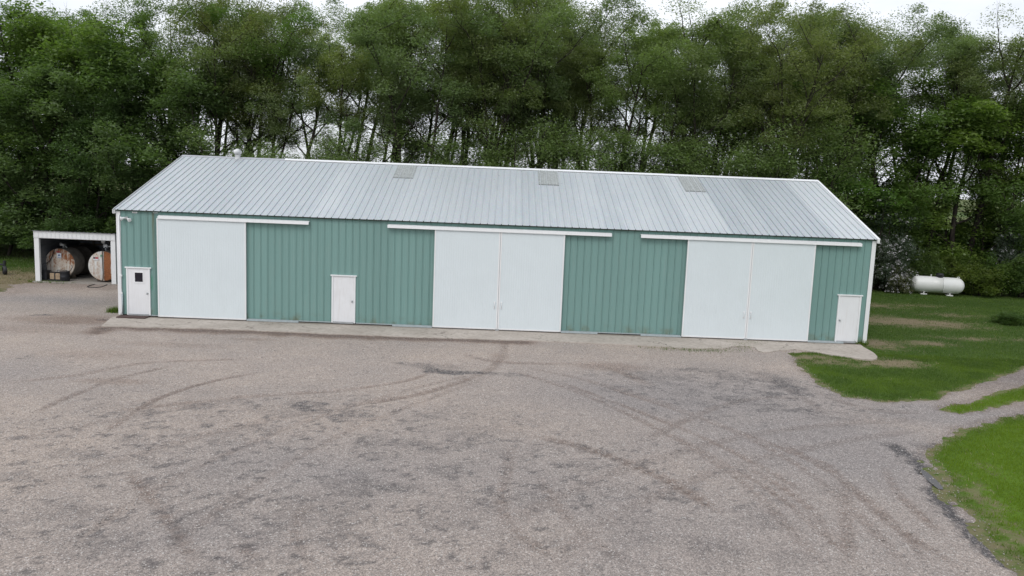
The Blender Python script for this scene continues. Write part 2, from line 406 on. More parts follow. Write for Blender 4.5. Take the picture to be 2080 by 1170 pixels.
tn[(xx > W-1.9)] = 0.95; tn[(xx > 24.5) & (xx < 26.2)] += 0.18; tn[(xx > 26.2) & (xx < 31)] -= 0.22; tn[(xx < 5)] -= 0.06
fattr(me, 'tone', tn[np.clip(pan, 0, 59)], 'FACE')
# purlin underside
mb = MB()
for yv, y0 in ((1,0),(-1,2*DH)):
    a = Vector((0, y0-yv*(OV-0.03)*ca, ZE-0.03-(OV-0.03)*sa)); b = Vector((0, DH, ZE+RISE-0.03))
    mb.add([a, a+Vector((W,0,0)), b+Vector((W,0,0)), b], [(0,1,2,3)])
mb.build('roof_lining', mInt, barn, recalc=False)
# eave closure strip (shaded line beneath the ribs)
MB().box(0.0, W, -0.05, -0.026, ZE-0.10, ZE-0.035).build('eave_trim', mGreen2, barn)
# ridge caps: dull first length, bright rest
def ridge(x0, x1, mat, lift):
    w = 0.20; zt = ZE+RISE+0.03+lift
    P = [(-w, zt-w*RISE/DH-0.0), (-0.04, zt+0.012), (0.04, zt+0.012), (w, zt-w*RISE/DH)]
    vs = [(x0, DH+u, z+0.012) for u, z in P] + [(x1, DH+u, z+0.012) for u, z in P] + [(x0, DH+u, z-0.012) for u, z in P] + [(x1, DH+u, z-0.012) for u, z in P]
    fs = [(i,i+1,5+i,4+i) for i in range(3)] + [(8+i,12+i,13+i,9+i) for i in range(3)] + [(0,4,12,8),(3,11,15,7)] + [(i,8+i,9+i,i+1) for i in range(3)] + [(4+i,5+i,13+i,12+i) for i in range(3)]
    MB().add(vs, fs).build('ridge_cap', mat, barn)
xr = at_y(582, 325, DH)[0]
ridge(-XO, xr, mRidgeG, 0.0); ridge(xr-0.05, W+XO, mRidgeW, 0.022)
# rake trims
def rake(x0, x1):
    mb = MB()
    for yv, y0 in ((1,0),(-1,2*DH)):
        o = Vector((0, y0-yv*(OV+0.01)*ca, ZE+0.055-(OV+0.01)*sa)); e = Vector((0, DH, ZE+RISE+0.055))
        dn = Vector((0,0,-0.16))
        vs = []
        for p in (o, e):
            for x in (x0, x1):
                for d in (Vector((0,0,0)), dn): vs.append(p + Vector((x,0,0)) + d)
        mb.add(vs, [(0,2,6,4),(1,5,7,3),(0,4,5,1),(2,3,7,6),(0,1,3,2),(4,6,7,5)])
    return mb
rake(-XO-0.03, -XO+0.015).build('rake_trim', mGalv, barn); rake(W+XO-0.06, W+XO+0.05).build('rake_trim', mWhite, barn)
# corner trims (front pair and back pair)
for x0, x1 in ((-0.028,0.15),(W-0.15,W+0.028)):
    mb = MB(); mb.box(x0, x1, -0.036, -0.024, 0.02, ZE-0.06)
    xs0 = (x0, x0+0.012) if x0 < 1 else (x1-0.012, x1)
    mb.box(xs0[0], xs0[1], -0.024, 0.14, 0.02, ZE-0.02); mb.build('corner_trim', mWhite, barn)
    mb = MB(); mb.box(x0, x1, 2*DH+0.026, 2*DH+0.038, 0.02, ZE-0.06); mb.box(xs0[0], xs0[1], 2*DH-0.14, 2*DH+0.026, 0.02, ZE-0.02); mb.build('corner_trim', mWhite, barn)
# small return at eave ends
for x in (-0.13, W+0.03):
    MB().bbox(x, x+0.10, -0.15, 0.02, ZE-0.20, ZE-0.03, 0.01).build('eave_return', mWhite, barn)
# base flashing line
for x0, x1 in ((1.40,1.74),(5.6,9.25),(10.33,13.69),(19.35,24.62),(30.23,31.42)):
    MB().box(x0, x1, -0.034, -0.026, ZB-0.03, ZB+0.012).build('base_flashing', mGuide, barn)

# sliding doors
def sliding(x0, x1, zt, edge, handle=None):
    y0, y1 = -0.155, -0.105
    P = [(x0+0.06, 0)]; u = x0+0.06+0.05
    while u < x1-0.09:
        P += [(u-0.012,0),(u-0.006,0.005),(u+0.010,0.005),(u+0.016,0)]; u += 0.1016
    P.append((x1-0.06, 0))
    mb = MB(); mb.sweep(P, (0,y0,ZB-0.02), (1,0,0), (0,-1,0), (0,0,1), zt-ZB+0.02); mb.box(x0+0.02, x1-0.02, y0+0.008, y1, ZB-0.02, zt)
    d = mb.build('sliding_door', mDoorW, barn, recalc=False)
    t = MB(); t.bbox(x0, x0+0.06, y0-0.020, y1+0.004, ZB-0.03, zt-0.002, 0.005); t.bbox(x1-0.06, x1, y0-0.020, y1+0.004, ZB-0.03, zt-0.002, 0.005)
    t.box(x0+0.06, x1-0.06, y0-0.012, y1+0.003, ZB-0.035, ZB+0.03); t.build('door_trim', mWhite, d)
    if handle is not None:
        h = MB()
        for zz in (0.98, 1.22): h.box(handle-0.03, handle+0.03, y0-0.035, y0-0.006, zz-0.03, zz+0.03)
        h.tube([(handle,y0-0.05,0.97),(handle,y0-0.05,1.23)], 0.014, 8); h.build('handle', mWhite, d)
    return d
ZS = 4.305
sliding(S['s1'][0], S['s1'][1], ZS, 0)
g = 0.006
sliding(S['s2'][0], S['s2'][1]-g, ZS, 0, S['s2'][1]-0.16); sliding(S['s2'][1]+g, S['s2'][2], ZS, 0, S['s2'][1]+0.14)
sliding(S['s3'][0], S['s3'][1]-g, ZS, 0, S['s3'][1]-0.16); sliding(S['s3'][1]+g, S['s3'][2], ZS, 0, S['s3'][1]+0.14)
# track covers: sloped hoods
for pxa, pxb, pya in ((320,627,443),(787,1243,462),(1302,1751,483)):
    xa = at_y(pxa, pya, -0.2)[0]; xb = at_y(pxb, pya+ (pxb-pxa)*0.04, -0.2)[0]
    z1, z0 = 4.43, 4.285
    P = [(-0.028,z1),(-0.05,z1+0.005),(-0.215,z1-0.035),(-0.225,z0),(-0.205,z0),(-0.20,z1-0.055),(-0.05,z1-0.02),(-0.028,z1-0.02)]
    vs = [(xa,y,z) for y,z in P]+[(xb,y,z) for y,z in P]; n = len(P)
    fs = [(i,(i+1)%n,n+(i+1)%n,n+i) for i in range(n)]+[tuple(range(n)),tuple(range(2*n-1,n-1,-1))]
    tc = MB().add(vs, fs).build('track_cover', mWhite, barn)
    MB().box(xa+0.02, xb-0.02, -0.13, -0.085, z0+0.02, z0+0.075).build('track', mGalv, tc)
# bottom guide rails beside the doors
for x0, x1 in ((S['s1'][1]+0.01,7.85),(11.95,S['s2'][0]-0.01),(S['s2'][2]+0.01,20.95),(22.85,S['s3'][0]-0.01),(S['s3'][2]+0.01,31.80)):
    mb = MB(); mb.bbox(x0, x1, -0.16, -0.10, -0.02, 0.05, 0.006)
    for k in range(3):
        xk = x0+0.12+(x1-x0-0.24)*k/2; mb.box(xk-0.03, xk+0.03, -0.10, 0.02, -0.03, 0.02)
    mb.build('guide_rail', mGuide, barn)
# floor rollers between the door leaves
for x in (S['s2'][1], S['s3'][1]):
    MB().bbox(x-0.08, x+0.08, -0.20, -0.165, -0.03, 0.05, 0.008).build('floor_stop', mGalv, barn)
# walk doors
def walk(x0, x1, zt, kx, window=False, zb=0.03):
    f = MB(); y = -0.075
    f.bbox(x0, x0+0.07, y, -0.002, zb, zt, 0.006); f.bbox(x1-0.07, x1, y, -0.002, zb, zt, 0.006)
    f.bbox(x0-0.05, x1+0.05, y-0.02, -0.002, zt, zt+0.055, 0.006); 
    d = MB(); 
    d.bbox(x0+0.072, x1-0.072, -0.048, -0.024, zb+0.05, zt-0.008, 0.004)
    do = d.build('walk_door', mManD, barn)
    f.build('door_frame', mWhite, do)
    MB().box(x0+0.07, x1-0.07, -0.10, -0.024, zb-0.02, zb+0.05).build('threshold', mGalv, do)
    k = MB(); k.lathe([(0.045,0),(0.045,0.008),(0.015,0.012),(0.015,0.035),(0.032,0.042),(0.034,0.06),(0.02,0.075),(0,0.076)], (0,-1,0), (kx,-0.048,1.0), 12); k.build('knob', mGalv, do)
    if window:
        c = (x0+x1)/2+0.03
        w = MB(); a, b, e, h = c-0.215, c+0.215, 1.50, 1.90
        for bx in ((a,a+0.045,e,h),(b-0.045,b,e,h),(a,b,h,h+0.045),(a-0.01,b+0.01,e-0.055,e)): w.bbox(bx[0],bx[1],-0.066,-0.048,bx[2],bx[3],0.004)
        wf = w.build('window_frame', mWhite, do); MB().box(a+0.045, b-0.045, -0.056, -0.049, e, h).build('window_pane', mGlassD, wf)
    return do
walk(S['d1'][0], S['d1'][1], 2.09, S['d1'][1]-0.13, True)
walk(S['d2'][0], S['d2'][1], 2.09, S['d2'][1]-0.14)
walk(S['d3'][0], S['d3'][1], 2.09, S['d3'][0]+0.14)
# skylights
for pa, pb, pt, pbm in ((803,842,338,362),(1095,1132,350,376),(1385,1425,362,389)):
    def on_roof(px, py):
        d = ray(px, py); n = np.array([0,-sa,ca]); o = np.array([0,0,ZE+0.02]); t = ((o-CP)@n)/(d@n); return CP+t*d
    a = on_roof(pb-2, pt); b = on_roof((pa+pb)/2-6, pbm)
    xc = (on_roof(pa,(pt+pbm)/2)[0]+on_roof(pb,(pt+pbm)/2)[0])/2; w = 1.0
    s1 = sl-0.20; s0 = (b[1])/ca
    P = []; u = xc-w/2; P.append((u,0.030))
    for k in range(9):
        c = xc-w/2+0.05+k*0.112; P += [(c-0.02,0.030),(c-0.008,0.046),(c+0.008,0.046),(c+0.02,0.030)]
    P.append((xc+w/2,0.030))
    o = Vector((0, 0, ZE+0.02)); ld = Vector((0,ca,sa)); hd = Vector((0,-sa,ca))
    mb = MB(); mb.sweep(P, o+ld*s0, (1,0,0), hd, ld, s1-s0)
    x0_, x1_ = xc-w/2, xc+w/2
    q = [o+ld*s_+Vector((x,0,0))+hd*h for s_ in (s0,s1) for x in (x0_,x1_) for h in (0.002,0.030)]
    mb.add(q, [(0,1,3,2),(0,4,5,1),(2,3,7,6)])
    mb.build('skylight_panel', mSky, barn, recalc=False)
# turbine vent on the ridge
vp = at_y(483, 322, DH-0.12); vx = vp[0]
vz = ZE+RISE+0.03
v = MB(); v.lathe([(0.14,-0.12),(0.13,0.08),(0.15,0.10),(0.15,0.13)], (0,0,1), (vx,DH-0.12,vz), 20)
vo = v.build('roof_vent', mWhite, barn)
v = MB()
for k in range(20):
    a0 = 2*math.pi*k/20; vs = []
    for j in range(9):
        th = -0.45*math.pi + 0.9*math.pi*j/8; r = 0.20*math.cos(th)+0.012; z = 0.155*math.sin(th)
        for da, rr in ((0.0,1.0),(0.26,0.86)):
            a = a0+da+0.12*j/8; vs.append((vx+r*rr*math.cos(a), DH-0.12+r*rr*math.sin(a), vz+0.27+z))
    v.add(vs, [(2*j,2*j+1,2*j+3,2*j+2) for j in range(8)])
v.lathe([(0.0,0.44),(0.05,0.435),(0.08,0.425),(0.08,0.415)], (0,0,1), (vx,DH-0.12,vz), 14)
v.build('turbine', mWhite, vo, recalc=False)
# twin flood light
fx = at_y(256, 443, -0.1); 
fl = MB(); fl.bbox(fx[0]-0.07, fx[0]+0.07, -0.07, -0.022, fx[2]-0.06, fx[2]+0.06, 0.01); flo = fl.build('floodlight_mount', mGalv, barn)
for sx, dz in ((-1,0.03),(1,-0.06)):
    h = MB(); ax = Vector((sx*0.75,-0.55,-0.25)).normalized(); o = Vector((fx[0]+sx*0.06,-0.09,fx[2]+dz*0.5))
    h.tube([Vector((fx[0]+sx*0.03,-0.05,fx[2])), o], 0.018, 8)
    h.lathe([(0.03,0),(0.045,0.03),(0.05,0.09),(0.085,0.15),(0.09,0.17),(0.075,0.175),(0,0.18)], ax, o, 14); h.build('floodlight_head', mWhite, flo)
# two small vent plates under the eave
for px in (273.5, 316):
    c = at_y(px, 430.5, -0.03); f = MB(); f.bbox(c[0]-0.11, c[0]+0.11, -0.034, -0.023, c[2]-0.05, c[2]+0.05, 0.004); fo = f.build('eave_plate', mWhite, barn)
    l = MB(); l.box(c[0]-0.07, c[0]+0.07, -0.037, -0.034, c[2]-0.022, c[2]+0.018); l.build('plate_marking', mGalv, fo)
# white conduit down the left corner
cd = MB(); cd.tube([(0.10,-0.07,ZE-0.25),(0.115,-0.07,2.2),(0.13,-0.075,0.16),(0.12,-0.12,0.05)], 0.026, 10)
cdo = cd.build('conduit', mWhite, barn)
for zz in (1.75, 0.98):
    MB().bbox(0.075, 0.185, -0.105, -0.036, zz-0.045, zz+0.045, 0.008).build('conduit_box', mWhite, cdo)
MB().tube([(0.175,-0.08,0.95),(0.18,-0.08,0.10)], 0.028, 8).build('lower_pipe', mGuide, cdo)

# doormat
dm = MB(); a = at_y(248, 646, -0.3)
dm.bbox(0.13, 1.38, -0.62, -0.11, -0.012, 0.025, 0.01); 
o = dm.build('doormat', mMat); tag(o, 'brown rubber doormat lying below the walk door with the small window', 'doormat')

# ------------------------------------------------------------------ ground: yard outline from the photograph
def G(*pts): return [tuple(gp(x, y)[:2]) for x, y in pts]
edge_r = G((1600,716),(1640,752),(1668,782),(1720,804),(1800,815),(1900,808),(1990,780),(2080,746))
lane_end_t = [(46,2.2),(60,9)]; lane_end_b = [(60,-2),(46,-4.5)]
edge_l = G((2080,842),(2000,858),(1955,872),(1915,898),(1884,925),(1910,955),(1929,988),(1950,1018),(1984,1060),(2032,1104),(2085,1150),(2100,1168))
yard = edge_r + lane_end_t + lane_end_b + edge_l + [(26.5,-25),(28,-30),(33,-40),(33,-60),(-60,-60),(-60,2)] + [(-40,4)] + G((0,590)) + G((40,577)) + [(-9.3,9.0),(-8.9,9.0),(-4.3,9.0),(-2.5,9.3),(-0.6,8.0),(-0.1,3),(0.5,0.5)] + [(30,0.5),(31,-1.6)]
island = G((1905,831),(1960,816),(2080,785)) + [(44,-1.6),(52,1.2),(52,-0.6),(44,-4.2)] + G((2080,813),(2000,832),(1950,839))
def yard_sd(x, y):
    w = 0.55*(fbm(x*0.9, y*0.9, 4, 0.6)-0.5) + 0.40*(fbm(x*4.5+3, y*4.5, 4, 0.7)-0.5) - 0.10 + np.where(x < 0, 2.2, 0.0)*sstep(0, -4, x)*(fbm(x*0.7+31, y*0.9+7, 5, 0.65)-0.5)
    return np.maximum(poly_sd(yard, x, y), -poly_sd(island, x, y)) + w

def axis_grid(lo, hi, step, outs, gr=1.25):
    a = list(np.arange(lo, hi+1e-6, step)); 
    l = []; p = lo; s = step
    while p > outs[0]: s *= gr; p -= s; l.append(p)
    r = []; p = a[-1]; s = step
    while p < outs[1]: s *= gr; p += s; r.append(p)
    return np.array(l[::-1]+a+r)
def grid(xs, ys):
    X, Y = np.meshgrid(xs, ys); nx, ny = len(xs), len(ys)
    i = np.arange(nx*ny).reshape(ny, nx)
    Fq = np.stack([i[:-1,:-1], i[:-1,1:], i[1:,1:], i[1:,:-1]], -1).reshape(-1,4)
    return X.ravel(), Y.ravel(), Fq
# --- base ground sheet out to the horizon
gx, gy, gf = grid(axis_grid(-20, 62, 0.4, (-5000,5000)), axis_grid(-26, 36, 0.4, (-300,6000)))
def spot(px, py, rx, ry, x, y):
    c = gp(px, py); return np.clip(1-np.sqrt(((x-c[0])/rx)**2+((y-c[1])/ry)**2), 0, 1)
def bare_fn(x, y):
    b = 0
    for px, py, rx, ry, k in ((1850,655,4.5,1.8,1.3),(1800,650,2.5,2.2,1.0),(1930,640,3,1.5,.7),(1795,700,1.4,1.6,1.1),(1885,697,1.8,0.8,1.2),(1980,688,3.2,0.9,.7),(2060,690,3,0.8,.6),
        (1800,735,2.0,1.1,1.2),(1850,620,4,1.2,.6),(1780,620,2,2,.8),(1990,1000,0.6,1.8,.75),(2010,950,0.5,0.9,.6),(2045,1080,0.8,1.6,.7),(40,560,6,2.2,1.5),(0,575,8,2.6,1.6),(110,552,4,1.6,1.0),(1700,735,3,1.0,.8),(1640,725,2,0.8,.8)):
        b = np.maximum(b, 0.86*k*spot(px, py, rx*1.35, ry*1.45, x, y)*(0.35+1.3*fbm(x*1.1+5, y*1.4, 4, 0.65)))
    sd = yard_sd(x, y); b = np.maximum(b, 0.55*sstep(0.30, -0.05, sd))
    b = np.maximum(b, 0.5*sstep(17.5, 21.5, y)*(x > -45))       # litter under the trees
    return b
def bright_fn(x, y):  # sunny look of the near lawn, put into the grass colour
    c = poly_sd(edge_l+[(60,-30),(60,-2)], x, y); 
    return 0.85*sstep(0.6, -1.5, c) + 0.6*sstep(0.5,-0.3,poly_sd(island,x,y)) + 0.30*sstep(2,-8,y)
bare = bare_fn(gx, gy); far = sstep(34, 60, gy); bri = np.clip(bright_fn(gx, gy), 0, 1)
gz = -0.075 + 0.05*(fbm(gx*0.5, gy*0.5, 3)-0.5)*sstep(0.2, 1.5, yard_sd(gx, gy))*(np.hypot(gx-17, gy) < 80) - 0.05*sstep(0.1,-1.0,yard_sd(gx,gy))
gm = np_mesh('ground', np.stack([gx, gy, gz], -1), gf, True); fattr(gm, 'bare', bare); fattr(gm, 'far', far); fattr(gm, 'bright', bri)
tag(link_mesh('ground', gm, mGround), kind='structure')

# --- gravel yard sheet
yx, yy, yf = grid(axis_grid(-14, 34, 0.085, (-60,60), 1.04), axis_grid(-25, 10.5, 0.085, (-60,10.6), 1.06))
sd = yard_sd(yx, yy)
vz = -0.055 + 0.05*(fbm(yx*0.25, yy*0.25, 3)-0.5) + 0.02*(fbm(yx*1.7, yy*1.7, 3)-0.5) - 0.045*sstep(-0.5, 0.1, sd)
vz = np.where((yy > -4.2) & (yx > -0.5), np.minimum(vz, -0.05), vz)
dark = np.zeros_like(yx); brown = np.zeros_like(yx); grey = np.zeros_like(yx); dz = np.zeros_like(yx)
nb = fbm(yx*1.3+40, yy*1.3, 5, 0.62); nf = fbm(yx*5.0, yy*5.0, 4, 0.62); nl = fbm(yx*0.3+9, yy*0.3+3, 3)
tracks = [  # pixel path, width, dark, brown, tread
 (((58,844),(111,820),(216,777),(308,753),(365,738)),0.20,.25,.55,1), (((207,885),(284,830),(346,801),(433,775),(543,753)),0.18,.20,.45,0),
 (((711,825),(817,808),(913,784),(981,758),(1012,735),(1030,692)),0.26,.20,.60,1), (((673,794),(769,784),(841,770),(889,753)),0.17,.15,.45,0),
 (((1070,880),(1200,915),(1330,965),(1410,1010),(1480,1055)),0.28,.22,.55,1), (((1040,900),(1030,960),(1020,1030),(1060,1090),(1180,1165)),0.22,.12,.35,1),
 (((250,948),(308,1015),(370,1100),(410,1160)),0.20,.16,.5,1), (((470,1085),(520,1140),(560,1168)),0.20,.12,.4,1),
 (((1576,893),(1636,929),(1677,945),(1717,981),(1789,1049),(1861,1098),(1960,1165)),0.20,.18,.5,1), (((1793,941),(1821,997),(1873,1049),(1930,1100)),0.18,.14,.5,1), (((1712,975),(1716,1040),(1722,1110),(1725,1168)),0.24,.12,.42,1), (((1330,870),(1450,930),(1580,1010),(1700,1110),(1760,1168)),0.16,.14,.42,1), (((1120,770),(1330,850),(1480,915),(1650,1010)),0.16,.10,.36,0),
 (((1480,930),(1560,975),(1640,1030),(1700,1110)),0.2,.08,.42,1), (((930,715),(1010,735),(1200,742),(1290,760)),0.3,.10,.3,0),
 (((200,840),(420,815),(600,800),(760,790)),0.25,.10,.30,0), (((1190,735),(1260,755),(1330,790)),0.35,.0,.4,0), (((0,780),(160,762),(300,738),(520,728)),0.25,.05,.25,0),
 (((640,1170),(600,1080),(640,1000)),0.2,.08,.3,1), (((1300,1165),(1180,1080),(1120,1010),(1090,960)),0.2,.08,.3,1), (((1660,815),(1560,808),(1450,830),(1300,900)),0.25,.16,.25,0), (((1030,750),(1180,800),(1350,880),(1520,990),(1680,1165)),0.20,.12,.34,1), (((1060,745),(1260,790),(1450,860),(1640,960),(1860,1165)),0.20,.10,.32,1),
 (((1010,760),(900,800),(700,880),(480,1010),(300,1165)),0.20,.09,.20,1), (((985,757),(860,785),(640,850),(380,960),(120,1120)),0.18,.08,.18,0), (((1150,760),(1420,850),(1650,940),(1810,1060),(1900,1165)),0.18,.10,.34,0),
 (((0,905),(200,860),(460,815),(700,790)),0.3,.07,.12,0), (((0,1010),(260,930),(520,860),(860,800)),0.3,.06,.10,0), (((1890,850),(1700,862),(1500,890),(1250,960),(1000,1080)),0.3,.09,.13,0), (((1880,870),(1700,900),(1480,950),(1250,1050),(1100,1165)),0.3,.08,.12,0),
 (((1640,790),(1760,830),(1890,838)),0.3,.2,.2,0), (((800,736),(860,745),(905,756),(960,757),(1020,760),(1056,766)),0.42,.62,.0,0), (((1530,748),(1590,778),(1650,812)),0.62,.50,.0,0), (((840,738),(900,744),(980,752)),0.5,.25,.0,0), (((1500,745),(1600,790),(1690,850)),0.3,.2,.15,0)]
for path, w, dk, bn, tread in tracks:
    L = smooth_line(G(*path)); d, s, tot = line_d(L, yx, yy)
    w = w*0.78; wob = w*(0.75+0.6*nf); m = sstep(wob*1.15, wob*0.35, d)*sstep(0, 1.2, s)*sstep(tot, tot-1.2, s)
    m = m*(0.6+0.6*sstep(0.35, 0.62, nb))
    if tread: m = m*(0.72+0.28*np.sin(s*2*np.pi/0.34 + d*5))
    dark = np.maximum(dark, m*dk*1.4); brown = np.maximum(brown, m*bn*1.25)
    dz -= 0.018*sstep(w, 0.0, d)*m; dz += 0.008*sstep(0.12, 0.0, np.abs(d-w*1.3))*sstep(0,1,s)*sstep(tot,tot-1,s)
def blob(px, py, rx, ry, th=0.52):
    s_ = spot(px, py, rx, ry, yx, yy); return sstep(th-0.10, th+0.16, s_*0.75+nb*0.62-0.16)*np.minimum(1, s_*3)
for px, py, rx, ry, k in ((620,828,1.0,.9,.8),(575,842,.35,.7,.75),(690,850,.5,.6,.8),(735,842,.7,.7,.6),(415,825,.7,.6,.5),(305,840,.5,.5,.6),(290,822,.35,.4,.7),(380,885,.5,.3,.6),(420,865,.3,.4,.7),(545,870,1.2,.6,.35),
    (835,900,.9,.6,.55),(870,912,.5,.5,.6),(750,895,.6,.9,.4),(725,990,1.0,1.1,.5),(900,955,.8,.7,.5),(940,905,.7,.5,.5),(820,990,.7,.5,.55),(960,885,1.2,.5,.4),(700,1050,.8,.8,.45),(690,1090,.6,.6,.5),(420,1050,.8,.6,.4),(460,1030,.6,.5,.45),
    (40,890,.6,.3,.6),(30,970,.5,.4,.6),(140,920,.9,.6,.5),(190,930,.6,.4,.5),(235,1110,1.1,.9,.35),(120,1050,.8,.4,.35),(350,1090,.6,.7,.4),(540,1090,.6,.6,.3),(620,1020,.5,.5,.4),(990,1030,.6,.6,.3),(1080,1010,.6,.6,.3),
    (905,757,1.4,.5,.95),(850,740,.9,.4,.75),(980,758,1.2,.45,.8),(1040,762,.9,.5,.55),(820,738,.4,.3,.8),
    (1330,765,2.2,1.2,.5),(1250,790,1.2,.8,.4),(1420,752,1.5,.6,.55),(1490,765,1.2,.8,.5),(1560,772,1.4,.8,.6),(1600,788,1.1,.7,1.0),(1630,800,.8,.6,.9),(1575,802,.5,.5,.8),(1500,812,1.1,.8,.55),(1420,820,1.2,.8,.35),(1640,835,1.0,.5,.7),(1780,838,.6,.3,.7),(1690,850,1.3,.4,.35),
    (90,640,.8,.4,.9),(72,641,.5,.25,.6),(1700,1000,.8,.8,.25),(1560,1060,1.0,.8,.3),(1460,1120,1.0,.8,.35),(1600,1130,1.0,.6,.3),(1300,1090,1,.8,.3),(1890,905,.7,.4,.6),(1860,925,.5,.4,.5)):
    dark = np.maximum(dark, 1.1*k*blob(px, py, rx*1.2, ry*1.2)*(0.45+0.75*sstep(0.40,0.62,nf)))
# ragged small dark clots scattered through the worn middle of the yard
reg = np.maximum.reduce([spot(620,900,11,6,yx,yy), spot(330,1060,7,5,yx,yy), spot(1500,800,7,5,yx,yy), spot(1080,960,8,5,yx,yy)*.8, spot(800,1090,6,4,yx,yy)*.8])
clot = fbm(yx*3.6+70, yy*4.4+20, 5, 0.70); dark = np.maximum(dark, sstep(0.585, 0.65, clot+0.10*(reg-0.5)-0.01)*np.minimum(1, reg*2.2+0.05)*0.72)
clot2 = fbm(yx*1.0+7, yy*1.2+50, 5, 0.6); dark = np.maximum(dark, sstep(0.52, 0.72, clot2)*np.minimum(1, reg*1.6)*0.30)
for px, py, rx, ry, k in ((150,650,3.2,1.6,.8),(215,650,.8,.5,1.2),(135,655,1.6,.6,.8),(60,668,4,1.2,.35),(330,700,3,.6,.3),(1240,745,1.8,.9,.5),(230,775,1.5,.5,.5),(515,690,1.2,.3,.5),(1015,725,.5,.8,.5),(200,720,2.5,1.2,.3)):
    brown = np.maximum(brown, k*np.clip(spot(px, py, rx, ry, yx, yy)*1.8*(0.4+nb), 0, 1))
# soil line washed along the apron edge
ap_edge = G((195,676),(235,664),(300,668),(480,674),(700,684),(900,690),(1060,696)); d, s, tot = line_d(smooth_line(ap_edge), yx, yy)
brown = np.maximum(brown, sstep(0.85, 0.10, d+0.7*(nb-0.5))*1.1); dark = np.maximum(dark, sstep(0.50, 0.02, d+0.6*(nb-0.5))*0.50)
for px, py, rx, ry in ((213,649,.55,.30),(204,667,.42,.20)):
    q = sstep(0.25, 0.5, spot(px, py, rx, ry, yx, yy)+0.35*(nf-0.5)); dark = np.maximum(dark, q*1.05); brown = np.maximum(brown, q*.8); dz -= 0.05*q
# scattered cracks left of the yard
ck = sstep(0.020, 0.0, np.abs(fbm(yx*1.6+3, yy*1.6+8, 4)-0.5))*spot(110,733,2.0,1.3,yx,yy)*2.4; dark = np.maximum(dark, np.clip(ck*(nf > 0.45), 0, 0.9))
# grey run of crushed rock on the right half, wet strip next to the lawn
grey = np.clip(np.maximum.reduce([1.5*spot(1450,810,9,5,yx,yy), 1.3*spot(1650,900,7,6,yx,yy), 0.9*spot(1300,1050,9,6,yx,yy), 1.5*spot(1950,845,6,2.5,yx,yy), 1.3*spot(2060,770,8,3,yx,yy), 0.9*spot(720,960,7,4,yx,yy), 0.6*spot(20,760,4,3,yx,yy), 0.8*spot(400,1080,5,3,yx,yy), 0.9*spot(130,610,7,2,yx,yy)])*(0.55+0.9*nl), 0, 1)
wl = smooth_line(G((1795,895),(1845,923),(1871,949),(1896,975),(1912,992),(1906,1004),(1928,1038),(1956,1062),(1990,1100),(2040,1140),(2090,1168)))
d, s, tot = line_d(wl, yx, yy); wet = sstep(0.34, 0.06, d+0.55*(nf-0.5)+0.25*(nb-0.5))*sstep(0, 0.5, s)*np.where(s > 5.2, 0.75, 1.0); dark = np.maximum(dark, wet*1.6); dz -= 0.035*wet
lane = sstep(31.5, 34.5, yx+0.5*yy*0.0); brown = np.maximum(brown, lane*(0.45+0.5*(nb-0.5))); dark = np.maximum(dark, lane*0.30*(0.5+nb))
sh = sstep(-0.55, 0.0, sd)*(yx > 26)*(yy < -3); brown = np.maximum(brown, sh*0.5*(0.4+nb)); dark = np.maximum(dark, sh*0.3)
lf = sstep(-3.5, -0.2, sd)*(yx < -2)*(yy > -12); brown = np.maximum(brown, lf*(0.15+0.55*nb))
vz = vz + dz
keep = (sd[yf] < 0.0).all(1)
inb = (yx[yf] > 0.2).all(1) & (yx[yf] < 32.6).all(1) & (yy[yf] > 0.3).all(1)
yf2 = yf[keep & ~inb]; used = np.unique(yf2); remap = np.full(len(yx), -1); remap[used] = np.arange(len(used))
gv = np_mesh('gravel_yard', np.stack([yx, yy, vz], -1)[used], remap[yf2], True)
for nm, ar in (('dark', dark), ('brown', brown), ('grey', grey)): fattr(gv, nm, np.clip(ar[used], 0, 1.3))
tag(link_mesh('gravel_yard', gv, mGravel), kind='structure')
# loose stones on the yard, real geometry
ns = 52000
P = np.stack([rng.uniform(4, 29, ns), -25+22*rng.random(ns)**1.35], -1)
sdp = yard_sd(P[:,0], P[:,1]); P = P[sdp < 0.05]; ns = len(P)
oct_v = np.array([(1,0,0),(0,1,0),(-1,0,0),(0,-1,0),(0,0,1),(0,0,-0.6)]); oct_f = np.array([(0,1,4),(1,2,4),(2,3,4),(3,0,4),(1,0,5),(2,1,5),(3,2,5),(0,3,5)])
r = 0.007+0.017*rng.random(ns)**2.6; an = rng.random(ns)*6.28; st = rng.uniform(0.6, 1.4, (ns,3)); st[:,2] *= 0.65
V = oct_v[None]*st[:,None]*(0.75+0.5*rng.random((ns,6,1)))*r[:,None,None]
c_, s_ = np.cos(an)[:,None], np.sin(an)[:,None]
V = np.stack([V[...,0]*c_-V[...,1]*s_, V[...,0]*s_+V[...,1]*c_, V[...,2]], -1)
V[...,0] += P[:,0:1]; V[...,1] += P[:,1:2]; V[...,2] += (-0.056+0.05*(fbm(P[:,0]*0.25, P[:,1]*0.25, 3)-0.5)+0.02*(fbm(P[:,0]*1.7,P[:,1]*1.7,3)-0.5)+r*0.2)[:,None]
sm = np_mesh('loose_stones', V.reshape(-1,3), (oct_f[None]+6*np.arange(ns)[:,None,None]).reshape(-1,3))
fattr(sm, 'rnd', np.repeat(rng.random(ns), 8), 'FACE')
t = NT('loose_stone'); mStone = t.pbr(t.mix(t.attr('rnd'), (0.20,0.18,0.172), (0.46,0.425,0.40)), 0.9)
tag(link_mesh('loose_stones', sm, mStone), 'loose pale stones strewn over the gravel yard', 'gravel', kind='stuff')
